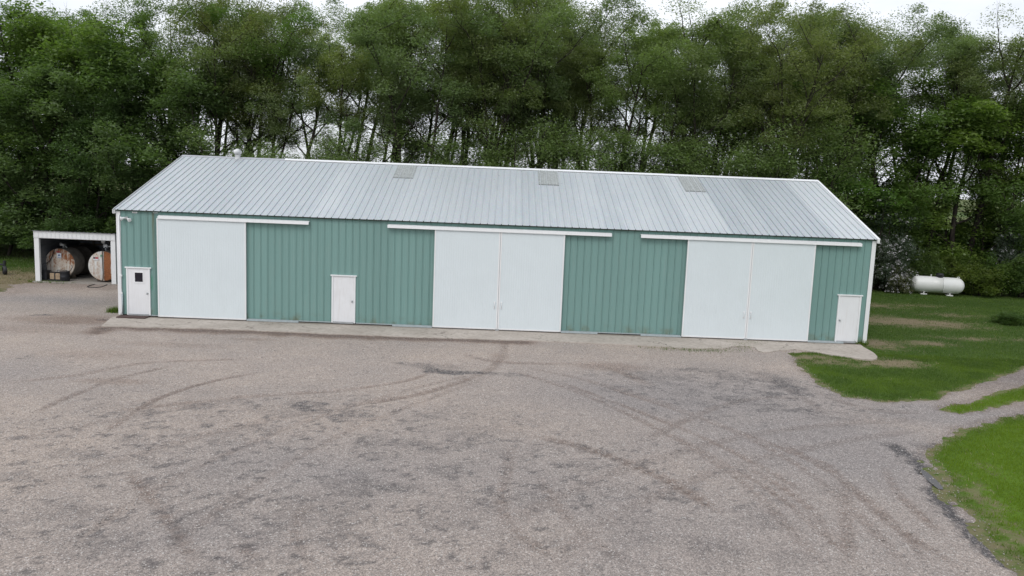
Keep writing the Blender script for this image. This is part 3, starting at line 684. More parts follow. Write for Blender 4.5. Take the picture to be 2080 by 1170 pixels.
# puddle
pud = G((1868,950),(1880,956),(1893,966),(1908,980),(1916,992),(1905,991),(1888,978),(1874,964)); pm = MB()
pp = smooth_line(pud+[pud[0]], 6)[:-1]; pm.add([(p[0],p[1],-0.070) for p in pp], [tuple(range(len(pp)))])
t = NT('muddy_sky_grey_water'); po = pm.build('puddle', t.pbr((0.17,0.165,0.175), 0.05, 0.0, t.bump(t.noise(t.pos(), 9, 2), 0.02, 0.01)))  # muddy base greyed to stand in for the sky's reflection
tag(po, kind='structure')

# --- concrete apron along the front: slab outline with broken edge
def apron_outline():
    fr = G((205,664),(300,666),(480,671),(700,681),(900,688),(1100,694),(1250,701),(1330,705),(1400,709),(1470,709),(1490,704),(1530,706),(1548,716),(1620,712),(1690,722),(1760,731),(1782,729),(1776,719),(1755,707))
    fr = smooth_line(fr, 14); out = []
    for i, p in enumerate(fr):
        j = 0.13*(fbm(np.array([p[0]*2.2]), np.array([3.3]), 4)[0]-0.5)*2; out.append((p[0], p[1]+j))
    return [(32.6,0.1),(0.1,0.1)] + [(-0.10,-0.5)] + out
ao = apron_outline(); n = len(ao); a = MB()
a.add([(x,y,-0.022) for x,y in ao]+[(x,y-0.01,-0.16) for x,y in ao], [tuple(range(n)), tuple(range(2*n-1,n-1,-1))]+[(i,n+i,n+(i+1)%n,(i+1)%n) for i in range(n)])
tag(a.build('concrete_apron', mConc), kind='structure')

# ------------------------------------------------------------------ grass blades
def blades(name, P, h, w, rz, mat, label, cat='grass', kind='stuff', lean=0.5):
    n = len(P); a = rng.random(n)*6.28; hh = h*(0.5+0.9*rng.random(n)); ww = w*(0.6+0.8*rng.random(n)); ln = lean*rng.random(n)*hh; la = rng.random(n)*6.28
    dx, dy = np.cos(a)*ww/2, np.sin(a)*ww/2; b = np.zeros((n,3,3))
    b[:,0] = P + np.stack([dx,dy,0*dx],-1); b[:,1] = P - np.stack([dx,dy,0*dx],-1); b[:,2] = P + np.stack([ln*np.cos(la), ln*np.sin(la), hh],-1)
    me = np_mesh(name, b.reshape(-1,3), np.arange(n*3).reshape(-1,3)); fattr(me, 'rnd', rng.random(n), 'FACE'); fattr(me, 'clump', np.clip(rz, 0, 1), 'FACE')
    o = link_mesh(name, me, mat); o.color = (1,1,1,1); return tag(o, label, cat, kind=kind)
mBlade = mat_leaf('grass_blades', (0.052,0.105,0.013), (0.100,0.155,0.026), (0.165,0.250,0.016), 0.30)
mDry = mat_leaf('dry_grass', (0.20,0.165,0.09), (0.36,0.30,0.19), (0.40,0.34,0.22), 0.2)
def lawn(x0, x1, y0, y1, n, name, label, h=0.06, w=0.016):
    P = np.stack([rng.uniform(x0, x1, n), rng.uniform(y0, y1, n)], -1); x, y = P[:,0], P[:,1]
    s_ = yard_sd(x, y); b = bare_fn(x, y); nn = fbm(x*3, y*3, 4, 0.65)
    k = (s_ > -0.06) & (rng.random(n) > np.clip(b*1.35+(nn-0.5)*1.6, 0.0, 0.985)) & ~((x > -0.1) & (x < W+0.05) & (y > -0.1) & (y < 15)) & (poly_sd(ao, x, y) > 0.02) & ~((x > -9.2) & (x < -4.3) & (y > 8.8) & (y < 14))
    P = P[k]; z = -0.078 + 0.05*(fbm(P[:,0]*0.5, P[:,1]*0.5, 3)-0.5)*sstep(0.2,1.5,s_[k])
    return blades(name, np.column_stack([P, z]), h, w, np.clip(bright_fn(P[:,0], P[:,1])*0.9+0.22+0.5*(nn[k]-0.5)+1.1*(fbm(P[:,0]*0.7+60, P[:,1]*0.9, 4, 0.6)-0.5), 0, 1), mBlade, label)
lawn(25.5, 40, -22, -2, 300000, 'lawn_grass', 'short mown green grass of the lawn right of the yard')
lawn(27, 62, -4, 24, 240000, 'lawn_grass', 'darker green grass between the barn end and the propane tank', 0.07, 0.022)
lawn(-30, -4, 9, 40, 130000, 'lawn_grass', 'dim green grass left of the fuel shed under the trees', 0.10, 0.03)
# dry stems along the yard edges and the bare ground
nd = 90000; P = np.stack([rng.uniform(25.5, 50, nd), rng.uniform(-22, 18, nd)], -1); s_ = yard_sd(P[:,0], P[:,1]); b = bare_fn(P[:,0], P[:,1])
k = (s_ > -0.22) & (rng.random(nd) < np.clip(b*0.9, 0.015, 1)) & (poly_sd(ao, P[:,0], P[:,1]) > -0.03) & ~((P[:,0] < W+0.05) & (P[:,1] > -0.1)); P = P[k]
blades('dry_grass', np.column_stack([P, np.full(len(P), -0.07)]), 0.05, 0.018, rng.random(len(P)), mDry, 'dry straw coloured grass on the worn patches of the right lawn', lean=1.2)
nd = 30000; P = np.stack([rng.uniform(-22, -9, nd), rng.uniform(8, 17, nd)], -1); b = bare_fn(P[:,0], P[:,1]); k = rng.random(nd) < np.clip(b, 0.02, 0.8); P = P[k]
blades('dry_grass', np.column_stack([P, np.full(len(P), -0.07)]), 0.06, 0.024, rng.random(len(P)), mDry, 'dry straw coloured grass left of the fuel shed', lean=1.2)
# weeds on the apron's broken joint
q = np.array(smooth_line(G((1330,707),(1400,712),(1470,712),(1510,700),(1530,695)),10)); n = 1300; i = rng.integers(0, len(q), n); P = q[i]+rng.normal(0, 1, (n,2))*np.array([0.5,0.20])
blades('weeds', np.column_stack([P, np.full(n, -0.05)]), 0.06, 0.014, rng.random(n)*0.5, mBlade, 'low green weeds in the broken edge of the concrete apron', 'weeds')
def tuft(px, py, rx, ry, n, h, label):
    c = gp(px, py); P = np.stack([rng.normal(0, rx, n).clip(-2*rx,2*rx), rng.normal(0, ry, n).clip(-2*ry,2*ry)], -1)
    o = blades('grass_tuft', np.column_stack([P, np.zeros(n)]), h, 0.022, 0.25+rng.random(n)*0.6, mBlade, label, 'grass tuft', kind=None, lean=0.6); o.location = (c[0], c[1], -0.07); return o
tuft(232, 634, 0.15, 0.13, 330, 0.24, 'green grass tuft beside the left corner of the barn')
tuft(105, 574, 0.62, 0.10, 900, 0.11, 'green grass strip at the foot of the left fuel shed post')
tuft(1746, 699, 0.16, 0.12, 500, 0.22, 'green weeds growing at the right corner of the barn')

# ------------------------------------------------------------------ fuel shed
SX0, SX1, SY0, SY1, SZ0, SZ1 = -8.94, -4.52, 9.1, 13.7, 2.78, 2.05
shed = empty('fuel_shed', ((SX0+SX1)/2, SY0, -0.06), 'small white open fronted metal shed sheltering two rusty fuel tanks', 'shed')
bx, by, bz = (SX0+SX1)/2, SY0, -0.06
def L_(x, y, z): return (x-bx, y-by, z-bz)
def lbox(mb, x0, x1, y0, y1, z0, z1): return mb.box(x0-bx, x1-bx, y0-by, y1-by, z0-bz, z1-bz)
MBs = MB(); lbox(MBs, SX0-0.12, SX1+0.12, SY0-0.10, SY1+0.1, -0.14, 0.0); MBs.build('slab', mSlab, shed)
for x0, x1 in ((SX0,SX0+0.26),(SX1-0.26,SX1)):
    m = MB(); m.bbox(x0-bx, x1-bx, 0.0, 0.16, 0.06, SZ0-0.40-bz, 0.008); m.build('post', mWhite, shed)
m = MB(); pr = rib_prof(SX0-bx, SX1-bx, 0.2286, 0.014, True, 0.05, 0); m.sweep(pr, (0,-0.03,SZ0-0.38-bz), (1,0,0), (0,-1,0), (0,0,1), 0.36)
m.box(SX0-bx, SX1-bx, -0.012, 0.06, SZ0-0.40-bz, SZ0-0.03-bz); m.build('fascia', mWhite, shed, recalc=False)
m = MB(); pr = rib_prof(SX0-0.10-bx, SX1+0.10-bx, 0.2286, 0.026, False, 0.10, 0); ln = math.hypot(SY1-SY0+0.2, SZ0-SZ1); ld = Vector((0,(SY1-SY0+0.2)/ln,-(SZ0-SZ1)/ln))
m.sweep(pr, (0,-0.12,SZ0-bz), (1,0,0), Vector((0,-ld.z,ld.y)), ld, ln); m.build('roof', mRidgeG, shed, recalc=False)
for x, sgn, nm in ((SX0,-1,0),(SX1,1,1)):
    m = MB(); pr = rib_prof(0.0, SY1-SY0, 0.2286, 0.016, False, 0.08, 0); k = len(pr)
    f = lambda u: SZ0-0.04-(SZ0-SZ1)*u/(SY1-SY0+0.2)-bz
    for off, mt in ((0.0, mWhite),):
        vs = [(x-bx+sgn*h, u+0.0, 0.06) for u, h in pr]+[(x-bx+sgn*h, u, f(u)) for u, h in pr]; m.add(vs, [(i,i+1,k+i+1,k+i) for i in range(k-1)])
    m.build('side_wall', mWhite, shed, recalc=False)
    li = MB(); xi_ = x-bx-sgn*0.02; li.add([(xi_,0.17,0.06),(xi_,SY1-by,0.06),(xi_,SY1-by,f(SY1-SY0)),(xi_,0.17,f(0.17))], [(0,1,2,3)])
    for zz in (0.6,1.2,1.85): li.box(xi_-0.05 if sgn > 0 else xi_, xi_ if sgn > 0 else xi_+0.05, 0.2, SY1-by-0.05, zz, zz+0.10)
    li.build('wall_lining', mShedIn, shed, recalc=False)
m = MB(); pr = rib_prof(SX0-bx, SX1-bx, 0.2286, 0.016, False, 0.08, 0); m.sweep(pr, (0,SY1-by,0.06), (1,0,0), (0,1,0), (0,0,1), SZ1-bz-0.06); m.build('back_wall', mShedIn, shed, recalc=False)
m = MB()
for zz in (0.5,1.1,1.65): lbox(m, SX0+0.1, SX1-0.1, SY1-0.09, SY1-0.03, zz, zz+0.09)
for xx_ in (SX0+0.9, SX0+1.9, SX0+2.9): lbox(m, xx_, xx_+0.09, SY1-0.17, SY1-0.09, 0.0, 2.0)
m.build('framing', mInt, shed)
def rib_ceiling():
    m = MB()
    for k in range(4):
        u = 0.35+k*1.2; z = SZ0-0.10-(SZ0-SZ1)*(u)/(SY1-SY0+0.2); lbox(m, SX0+0.05, SX1-0.05, SY0+u, SY0+u+0.05, z-0.14, z)
    m.build('rafter', mInt, shed)
rib_ceiling()

# ------------------------------------------------------------------ fuel tanks
def fuel_tank(px, py, Y, R, Ln, mat, label):
    c = at_y(px, py, Y); t = empty('fuel_tank', (c[0], Y, 0.0), label, 'fuel tank', 'rusty fuel tanks in the shed'); zc = max(c[2], R+0.05)
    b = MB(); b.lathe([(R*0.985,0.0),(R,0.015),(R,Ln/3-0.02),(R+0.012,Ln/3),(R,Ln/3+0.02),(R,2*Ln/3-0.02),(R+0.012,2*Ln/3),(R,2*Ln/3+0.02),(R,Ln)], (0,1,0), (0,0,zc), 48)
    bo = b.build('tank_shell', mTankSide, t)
    h = MB(); h.lathe([(0,-0.075),(R*0.4,-0.062),(R*0.75,-0.03),(R*0.93,-0.006),(R*0.985,0.003),(R*1.0,0.012)], (0,1,0), (0,0,zc), 48); h.build('front_head', mat, t)
    h = MB(); h.lathe([(R,Ln),(R*0.7,Ln+0.04),(0,Ln+0.07)], (0,1,0), (0,0,zc), 48); h.build('rear_head', mTankSide, t)
    for yy_ in (0.5, Ln-0.5):
        s = MB(); s.bbox(-R*0.7, R*0.7, yy_-0.06, yy_+0.06, 0.0, zc-R*0.72, 0.01); s.build('saddle', mInt, t)
    return t, zc
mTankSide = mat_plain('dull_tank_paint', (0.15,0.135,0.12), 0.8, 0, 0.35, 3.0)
m1 = mat_rust_tank('rusted_white_paint', (0.74,0.72,0.68), 0.70, lambda t, X, Z: t.math('ADD', t.math('MULTIPLY', t.math('ABSOLUTE', t.math('SUBTRACT', t.ramp(Z, 0.1, 1.8, 0, 1), 0.25)), 0.13), t.math('MULTIPLY', t.ramp(X, -0.2, 0.75), 0.07)))
m2 = mat_rust_tank('streaked_white_paint', (0.74,0.76,0.76), 0.715, lambda t, X, Z: t.math('ADD', t.math('MULTIPLY', t.math('MULTIPLY', t.ramp(X, 0.06, 0.10), t.ramp(X, 0.50, 0.40)), 0.26), t.math('MULTIPLY', t.ramp(Z, 0.75, 0.15), 0.10)))
R1 = 0.84
tkA, zA = fuel_tank(121.5, 537, 10.15, R1, 3.2, m1, 'rust covered white fuel tank, the more rusted one at the left in the shed')
tkB, zB = fuel_tank(209.5, 540.5, 9.62, 0.83, 3.3, m2, 'white fuel tank with one wide rust streak, partly behind the right shed post')
# signs on the tank heads
mSignW = mat_plain('sign_white', (0.72,0.74,0.78), 0.5, 0, 0.03); mBlue = mat_plain('sign_blue', (0.16,0.24,0.42), 0.5); mRed = mat_plain('sign_red', (0.42,0.05,0.06), 0.5); mDk = mat_plain('sign_dark', (0.05,0.04,0.05), 0.5)
mGrn = mat_plain('sign_green', (0.10,0.28,0.16), 0.5)
sx = 0.03; s = MB(); s.box(sx-0.12, sx+0.12, -0.095, -0.085, zA+0.32, zA+0.60); so = s.build('sign', mSignW, tkA)
s = MB(); s.add([(sx-0.065,-0.097,zA+0.43),(sx+0.065,-0.097,zA+0.43),(sx+0.065,-0.097,zA+0.48),(sx,-0.097,zA+0.555),(sx-0.065,-0.097,zA+0.48)], [(0,1,2,3,4)]); s.box(sx-0.09,sx+0.09,-0.0975,-0.0955,zA+0.345,zA+0.375); s.build('sign_mark', mBlue, so)
s = MB(); s.box(sx-0.15, sx+0.05, -0.088, -0.08, zA+0.63, zA+0.70); s.build('sticker', mRed, tkA)
bx_ = -0.33; s = MB(); s.box(bx_-0.17, bx_+0.12, -0.085, -0.075, zB+0.33, zB+0.50); so = s.build('sticker', mSignW, tkB)
s = MB(); s.box(bx_-0.165,bx_-0.05,-0.088,-0.0855,zB+0.40,zB+0.495); s.build('sticker_dark_mark', mDk, so); s = MB(); s.box(bx_-0.045,bx_+0.115,-0.088,-0.0855,zB+0.40,zB+0.495); s.build('sticker_red_mark', mRed, so)
s = MB(); s.add([(-0.10,-0.09,zB+0.53),(0.0,-0.09,zB+0.53),(0.0,-0.09,zB+0.60),(-0.05,-0.09,zB+0.66),(-0.10,-0.09,zB+0.60)], [(0,1,2,3,4)]); s.build('green_mark', mGrn, tkB, recalc=False)
# fittings
f = MB(); f.tube([(0.05,0.35,zA+R1-0.02),(0.05,0.35,zA+R1+0.14)], 0.05, 10); f.bbox(-0.10,0.16,0.22,0.46,zA+R1+0.13,zA+R1+0.24,0.02); f.lathe([(0.07,0),(0.07,0.04),(0.05,0.06),(0,0.06)], (0,0,1), (-0.07,0.32,zA+R1+0.24), 12); f.tube([(0.15,0.34,zA+R1+0.12),(0.26,0.32,zA+R1+0.03)], 0.035, 8); f.build('fill_cap', mGalv, tkA)
h = MB(); h.tube([(-0.16,0.2,zA+R1+0.12),(-0.24,-0.06,zA+R1-0.05),(-0.32,-0.12,zA+0.45),(-0.46,-0.14,zA+0.15),(-0.70,-0.13,zA-0.02),(-0.88,-0.05,zA-0.06)], 0.022, 8); h.build('hose', mBlack, tkA)
f = MB(); f.tube([(-0.02,0.4,zB+0.8),(-0.02,0.4,zB+1.02)], 0.045, 10); f.bbox(-0.12,0.14,0.28,0.52,zB+0.98,zB+1.20,0.03); f.lathe([(0.09,0),(0.125,0.02),(0.125,0.09),(0.08,0.11),(0,0.11)], (0,-1,0), (-0.12,0.40,zB+1.34), 18); f.tube([(-0.1,0.4,zB+1.2),(-0.12,0.4,zB+1.25)], 0.05, 8); f.bbox(0.12,0.30,0.33,0.45,zB+1.03,zB+1.10,0.01); f.build('pump', mGalv, tkB)
h = MB(); h.tube([(0.02,0.30,zB+1.02),(0.03,0.0,zB+0.93),(0.035,-0.10,zB+0.78),(0.035,-0.12,zB+0.2),(0.045,-0.12,zB-0.45),(0.02,-0.10,zB-0.72),(-0.05,-0.08,zB-R1+0.02)], 0.022, 8); h.build('hose', mBlack, tkB)
# hose lying on the ground in front
hz = -0.03; pts = [gp(207,571,hz), gp(196,576,hz), gp(178,582,hz), gp(186,584,hz), gp(205,583,hz), gp(218,578,hz), gp(227,573,hz)]
def curve3(pts, n=6):
    o = []; P = [np.array(p) for p in pts]
    for i in range(len(P)-1):
        p0, p1, p2, p3 = P[max(i-1,0)], P[i], P[i+1], P[min(i+2,len(P)-1)]
        for k in range(n):
            t = k/n; o.append(0.5*((2*p1)+(-p0+p2)*t+(2*p0-5*p1+4*p2-p3)*t*t+(-p0+3*p1-3*p2+p3)*t**3))
    return o+[P[-1]]
hh = MB(); hh.tube([(p[0],p[1],p[2]) for p in curve3(pts)], 0.026, 8); tag(hh.build('fuel_hose', mBlack), 'black fuel hose looped on the ground before the right fuel tank', 'hose')
# black pump rack, beige boxes and black drum in front of the left tank
c = gp(104, 566, 0.0); rk = empty('steel_rack', (c[0], 9.62, 0.0), 'black steel rack with two hoops in front of the left fuel tank', 'rack')
m = MB(); m.bbox(-0.22,0.22,-0.2,0.2,0.04,0.50,0.015); m.build('rack_box', mBlkM, rk)
m = MB(); m.bbox(-0.25,0.25,-0.23,0.23,0.50,0.545,0.01); m.build('rack_rim', mBlkM, rk)
for xx_ in ((-0.21,0.02),(0.02,0.24)):
    m = MB(); m.tube([(xx_[0],-0.18,0.53),(xx_[0],-0.18,0.86),(xx_[0]+0.05,-0.18,0.94),(xx_[1]-0.05,-0.18,0.94),(xx_[1],-0.18,0.84),(xx_[1],-0.18,0.53)], 0.018, 8); m.build('hoop', mBlkM, rk)
c = gp(124, 568, 0.0); bxs = empty('wooden_box', (c[0]-0.02, 9.6, 0.0), 'pale wooden box strapped between the black rack and the black drum', 'box')
m = MB(); m.bbox(-0.28,0.30,-0.16,0.16,0.08,0.42,0.02); m.build('box_body', mWood, bxs)
m = MB(); m.bbox(-0.03,0.03,-0.172,0.172,0.07,0.432,0.004); m.build('strap', mBlkM, bxs); m = MB(); m.bbox(-0.36,0.38,-0.2,0.2,0.0,0.08,0.01); m.build('skid', mBlkM, bxs); m = MB(); m.bbox(-0.34,0.34,-0.05,0.05,0.434,0.48,0.01); m.build('bar', mBlkM, bxs)
c = gp(140, 569, 0.0); dr = empty('steel_drum', (c[0], 9.55, 0.0), 'short black drum with a wire handle at the foot of the left fuel tank', 'drum')
m = MB(); m.lathe([(0,0.02),(0.24,0.02),(0.25,0.04),(0.25,0.22),(0.262,0.24),(0.25,0.26),(0.25,0.50),(0.265,0.52),(0.25,0.54),(0,0.53)], (0,0,1), (0,0,0), 20); m.build('drum_body', mBlkM, dr)
m = MB(); m.tube([(-0.24,-0.1,0.5),(-0.36,-0.1,0.50),(-0.36,-0.1,0.60),(0.1,-0.1,0.62),(0.24,-0.05,0.56),(0.34,0,0.62),(0.42,0,0.78),(0.40,0.0,0.9)], 0.016, 8); m.build('wire_handle', mBlkM, dr)

# ------------------------------------------------------------------ implement wheel at the left edge
c = gp(10, 558); im = empty('farm_implement', (c[0], c[1], -0.06), 'black farm implement on small tyres at the left edge of the yard', 'farm implement')
def wheel(x, y, r, w):
    m = MB(); pr = [(r*0.55,-w/2),(r*0.85,-w/2),(r*0.97,-w*0.36),(r,-w*0.15),(r,w*0.15),(r*0.97,w*0.36),(r*0.85,w/2),(r*0.55,w/2)]
    m.lathe(pr, (0.75,0.66,0), (x,y,r), 28); wo = m.build('wheel', mBlack, im)
    m = MB(); m.lathe([(0,-w*0.30),(r*0.2,-w*0.32),(r*0.3,-w*0.15),(r*0.56,-w*0.3),(r*0.56,w*0.3),(r*0.3,w*0.15),(0,w*0.3)], (0.75,0.66,0), (x,y,r), 20); m.build('rim', mGuide, wo)
wheel(0.0, 0.0, 0.26, 0.18); wheel(-0.62, 0.25, 0.26, 0.18)
m = MB(); m.tube([(0.0,0.0,0.26),(-0.16,0.15,0.30),(-0.16,0.15,0.62)], 0.035, 8); m.tube([(-0.62,0.25,0.26),(-0.45,0.1,0.3),(-0.40,0.12,0.60)], 0.035, 8); m.bbox(-1.6,-0.02,0.06,0.18,0.52,0.62,0.01); m.bbox(-0.12,-0.02,0.05,0.2,0.60,0.80,0.01); m.bbox(-1.6,-1.45,-0.6,0.9,0.50,0.62,0.01); m.build('frame', mBlkM, im)

# ------------------------------------------------------------------ propane tank
a = gp(1880, 597); b = gp(1929, 601); ang = math.atan2(b[1]-a[1], b[0]-a[0])*0.5; c = (a+b)/2; c[0] -= 0.12
pt = empty('propane_tank', (c[0], c[1], -0.06), 'white horizontal propane tank on short legs before the bushes', 'propane tank', rz=ang-0.05)
mPro = mat_paint('white_tank_enamel', (0.74,0.74,0.72), 0.35, 0.03, dirt_amt=0.08)
R, HL, ZC = 0.54, 1.18, 0.70
prof = [(R*math.sin(t), -HL-0.50*math.cos(t)) for t in np.linspace(0, math.pi/2, 12)]+[(R,-0.4),(R,0.28),(R+0.008,0.285),(R+0.008,0.33),(R,0.335)]+[(R*math.sin(t), HL-0.50*math.cos(t)) for t in np.linspace(math.pi/2, math.pi, 12)]
m = MB(); m.lathe(prof, (1,0,0), (0,0,ZC), 40); m.build('tank_body', mPro, pt)
m = MB(); m.lathe([(R+0.004,0.270),(R+0.010,0.275),(R+0.010,0.283)], (1,0,0), (0,0,ZC), 40); m.build('seam', mGalv, pt)
m = MB(); m.lathe([(0.23,-0.06),(0.23,0.14),(0.245,0.15),(0.245,0.20),(0.20,0.25),(0.0,0.26)], (0,0,1), (0.12,0,ZC+R-0.01), 20); m.build('valve_cover', mBlkM, pt)
m = MB(); m.lathe([(0.035,-0.02),(0.035,0.07),(0.05,0.075),(0.05,0.12),(0,0.125)], (0,0,1), (-0.42,0,ZC+R), 12); m.build('relief_valve', mPro, pt)
for x in (-HL-0.10, HL+0.10):
    m = MB(); m.tube([(x-0.07,0,ZC+R-0.05),(x-0.05,0,ZC+R+0.06),(x+0.05,0,ZC+R+0.06),(x+0.07,0,ZC+R-0.05)], 0.02, 8); m.build('lifting_lug', mPro, pt)
for x in (-0.82, 0.80):
    m = MB(); m.bbox(x-0.035,x+0.035,-0.26,0.26,0.07,ZC-R*0.84,0.01); m.bbox(x-0.20,x+0.20,-0.30,0.30,0.0,0.07,0.01); m.build('leg', mPro, pt)
m = MB(); m.box(-0.22,-0.08,-0.526,-0.512,ZC+0.08,ZC+0.10); m.build('data_plate', mGalv, pt)

# ------------------------------------------------------------------ trees
def tube_np(paths, sides=5):   # list of (pts Nx3, radii N)
    Vs = []; Fs = []; b = 0
    ang_ = np.arange(sides)*2*np.pi/sides; ca_, sa_ = np.cos(ang_), np.sin(ang_)
    for P, r in paths:
        n = len(P); T = np.gradient(P, axis=0); T /= np.linalg.norm(T, axis=1, keepdims=True)+1e-9
        ref = np.where(np.abs(T[:,2:3]) < 0.9, np.array([[0,0,1.0]]), np.array([[1.0,0,0]])); ref = np.repeat(ref[:1], n, 0) if len(ref) == 1 else np.tile(ref[0], (n,1))
        u = np.cross(T, ref); u /= np.linalg.norm(u, axis=1, keepdims=True)+1e-9; w = np.cross(T, u)
        V = P[:,None]+(u[:,None]*ca_[None,:,None]+w[:,None]*sa_[None,:,None])*r[:,None,None]
        Vs.append(V.reshape(-1,3)); i = np.arange(n-1)[:,None]*sides+np.arange(sides)[None]; j = np.arange(n-1)[:,None]*sides+(np.arange(sides)[None]+1) % sides
        Fs.append((np.stack([i, j, j+sides, i+sides], -1)+b).reshape(-1,4)); b += n*sides
    return np.concatenate(Vs), np.concatenate(Fs)
def leaves_np(C, Rg, flat, N, size, g, hang=0.0):
    """C clump centres, Rg radii; N leaves each -> rhombic leaf faces"""
    k = np.repeat(np.arange(len(C)), N); n = len(k)
    d = g.normal(0, 1, (n,3)); d /= np.linalg.norm(d, axis=1, keepdims=True); rad = g.random(n)**0.42
    p = C[k]+d*(rad*Rg[k])[:,None]*np.array([1,1,flat]); p[:,2] -= hang*(d[:,0]**2+d[:,1]**2)*rad*Rg[k]
    a = g.normal(0, 1, (n,3)); a[:,2] *= 0.42; a /= np.linalg.norm(a, axis=1, keepdims=True); up_ = g.normal(0, 0.42, (n,3))+np.array([0,0,1.0])
    b = np.cross(a, up_); b /= np.linalg.norm(b, axis=1, keepdims=True)+1e-9; s = size*(0.6+0.8*g.random(n))
    a *= s[:,None]; b *= (s*0.48)[:,None]
    V = np.stack([p-a*0.5, p+b*0.5, p+a*0.5, p-b*0.5], 1).reshape(-1,3)
    return V, np.arange(4*n).reshape(-1,4), g.random(n), k
def make_tree(seed, H, spread, base, nleaf=26000, lean=(0,0), stems=1, size=0.16, bushy=0.0, dens=1.0):
    g = np.random.default_rng(seed); paths = []; clumps = []; crad = []
    def grow(p, d, L, r, lev, n=6, upb=0.12, jit=0.16):
        P = [p]; D = d.copy()
        for i in range(n):
            D = D+g.normal(0, jit, 3)+np.array([0,0,upb]); D /= np.linalg.norm(D); P.append(P[-1]+D*L/n)
        P = np.array(P); paths.append((P, r*np.linspace(1, (0.07 if lev == 0 else 0.35) if lev < 2 else 0.3, n+1)**(0.8 if lev == 0 else 1.0))); return P, D
    for s_ in range(stems):
        a = g.random()*6.28; off = np.array([math.cos(a), math.sin(a), 0])*(0.35 if stems > 1 else 0)
        d0 = np.array([lean[0]+g.normal(0,.05)+(off[0]*0.45 if stems > 1 else 0), lean[1]+g.normal(0,.05)+(off[1]*0.45 if stems > 1 else 0), 1.0]); d0 /= np.linalg.norm(d0)
        r0 = H*0.0105*(0.8 if stems > 1 else 1.0)*g.uniform(0.85,1.2); tl = H*g.uniform(0.80,0.90)
        P, D = grow(off-np.array([0,0,0.2]), d0, tl, r0, 0, 10, 0.06, 0.07)
        for tt in (0.8,0.86,0.9,0.95,1.0):
            clumps.append(P[int(tt*(len(P)-1))]+g.normal(0,0.35,3)); crad.append(g.uniform(0.6,1.0))
        nl = int(g.integers(8, 11)/ (1 if stems == 1 else 1.35))
        for i in range(nl):
            f = base+(0.97-base)*(i+g.random()*0.7)/nl; q = P[0]+0; j = f*(len(P)-1); j0 = int(j); q = P[j0]+(P[min(j0+1,len(P)-1)]-P[j0])*(j-j0)
            a = i*2.4+g.random()*1.2; up_ = g.uniform(0.55, 1.5)
            d = np.array([math.cos(a), math.sin(a), up_]); d /= np.linalg.norm(d)
            L = spread*g.uniform(0.65, 1.05)*(1.0-0.45*max(0, (f-0.55)/0.45)); rr = r0*(1-0.65*f)*0.55
            B, bd = grow(q, d, L, rr, 1, 6, 0.05, 0.15)
            ns_ = g.integers(4, 7)
            for k in range(ns_):
                t = 0.35+0.65*(k+g.random()*0.6)/ns_; j = min(t, 0.999)*(len(B)-1); j0 = int(j); q2 = B[j0]+(B[j0+1]-B[j0])*(j-j0)
                d2 = bd*0.55+g.normal(0, 0.62, 3); d2[2] += 0.12; d2 /= np.linalg.norm(d2)
                C, cd_ = grow(q2, d2, L*g.uniform(0.28,0.48), rr*0.42, 2, 4, 0.02, 0.2)
                for tt in (0.45, 0.8, 1.0):
                    if g.random() < 0.83*dens:
                        j = tt*(len(C)-1)-1e-6; j0 = int(j); clumps.append(C[j0]+(C[j0+1]-C[j0])*(j-j0)+g.normal(0,.18,3)); crad.append(g.uniform(0.45,1.2)*(0.8+0.2*spread/4.5))
                for kk in range(3):
                    j0 = g.integers(1, len(C)); d3 = cd_*0.4+g.normal(0,.7,3); d3 /= np.linalg.norm(d3); grow(C[j0], d3, g.uniform(0.5,1.1), rr*0.13, 3, 3, -0.02, 0.25)
    if bushy:
        for i in range(int(bushy)):
            a = g.random()*6.28; rr = g.random()**0.5*spread*0.6; clumps.append(np.array([rr*math.cos(a), rr*math.sin(a), g.uniform(0.08, base+0.05)*H])); crad.append(g.uniform(0.6,1.1))
    C = np.array(clumps); Rg = np.array(crad); N = max(20, int(nleaf/len(C)))
    V, Fc, rn, k = leaves_np(C, Rg, 0.62, N, size, g, 0.25)
    ck = g.random(len(C))[k]
    tv, tf = tube_np(paths, 5); tm = np_mesh('trunk', tv, tf, True); cm = np_mesh('crown', V, Fc); fattr(cm, 'rnd', rn, 'FACE'); fattr(cm, 'clump', ck, 'FACE')
    return tm, cm, float(np.percentile(V[:,2], 99.7))
tm_mats = (mBark, mLeaf)
VAR = []
specs = [(1,17,4.6,.32,(0.02,0),1,.60),(2,17,4.2,.46,(0.10,0),2,.62),(3,17,4.8,.30,(-0.06,0.02),2,.55),(4,17,4.4,.50,(0.14,0),2,.60),(5,17,5.0,.40,(0.05,-.03),2,.52),(6,17,4.0,.55,(-0.03,0),1,.66),(7,17,4.7,.36,(0.20,0.02),2,.56),(8,17,4.3,.44,(0.0,0.0),3,.55)]
for sd_, H_, sp__, bs, le, stn, dn_ in specs:
    VAR.append(make_tree(sd_, H_, sp__, bs, 35000, le, stn, 0.112, 0.0, dn_*1.08))
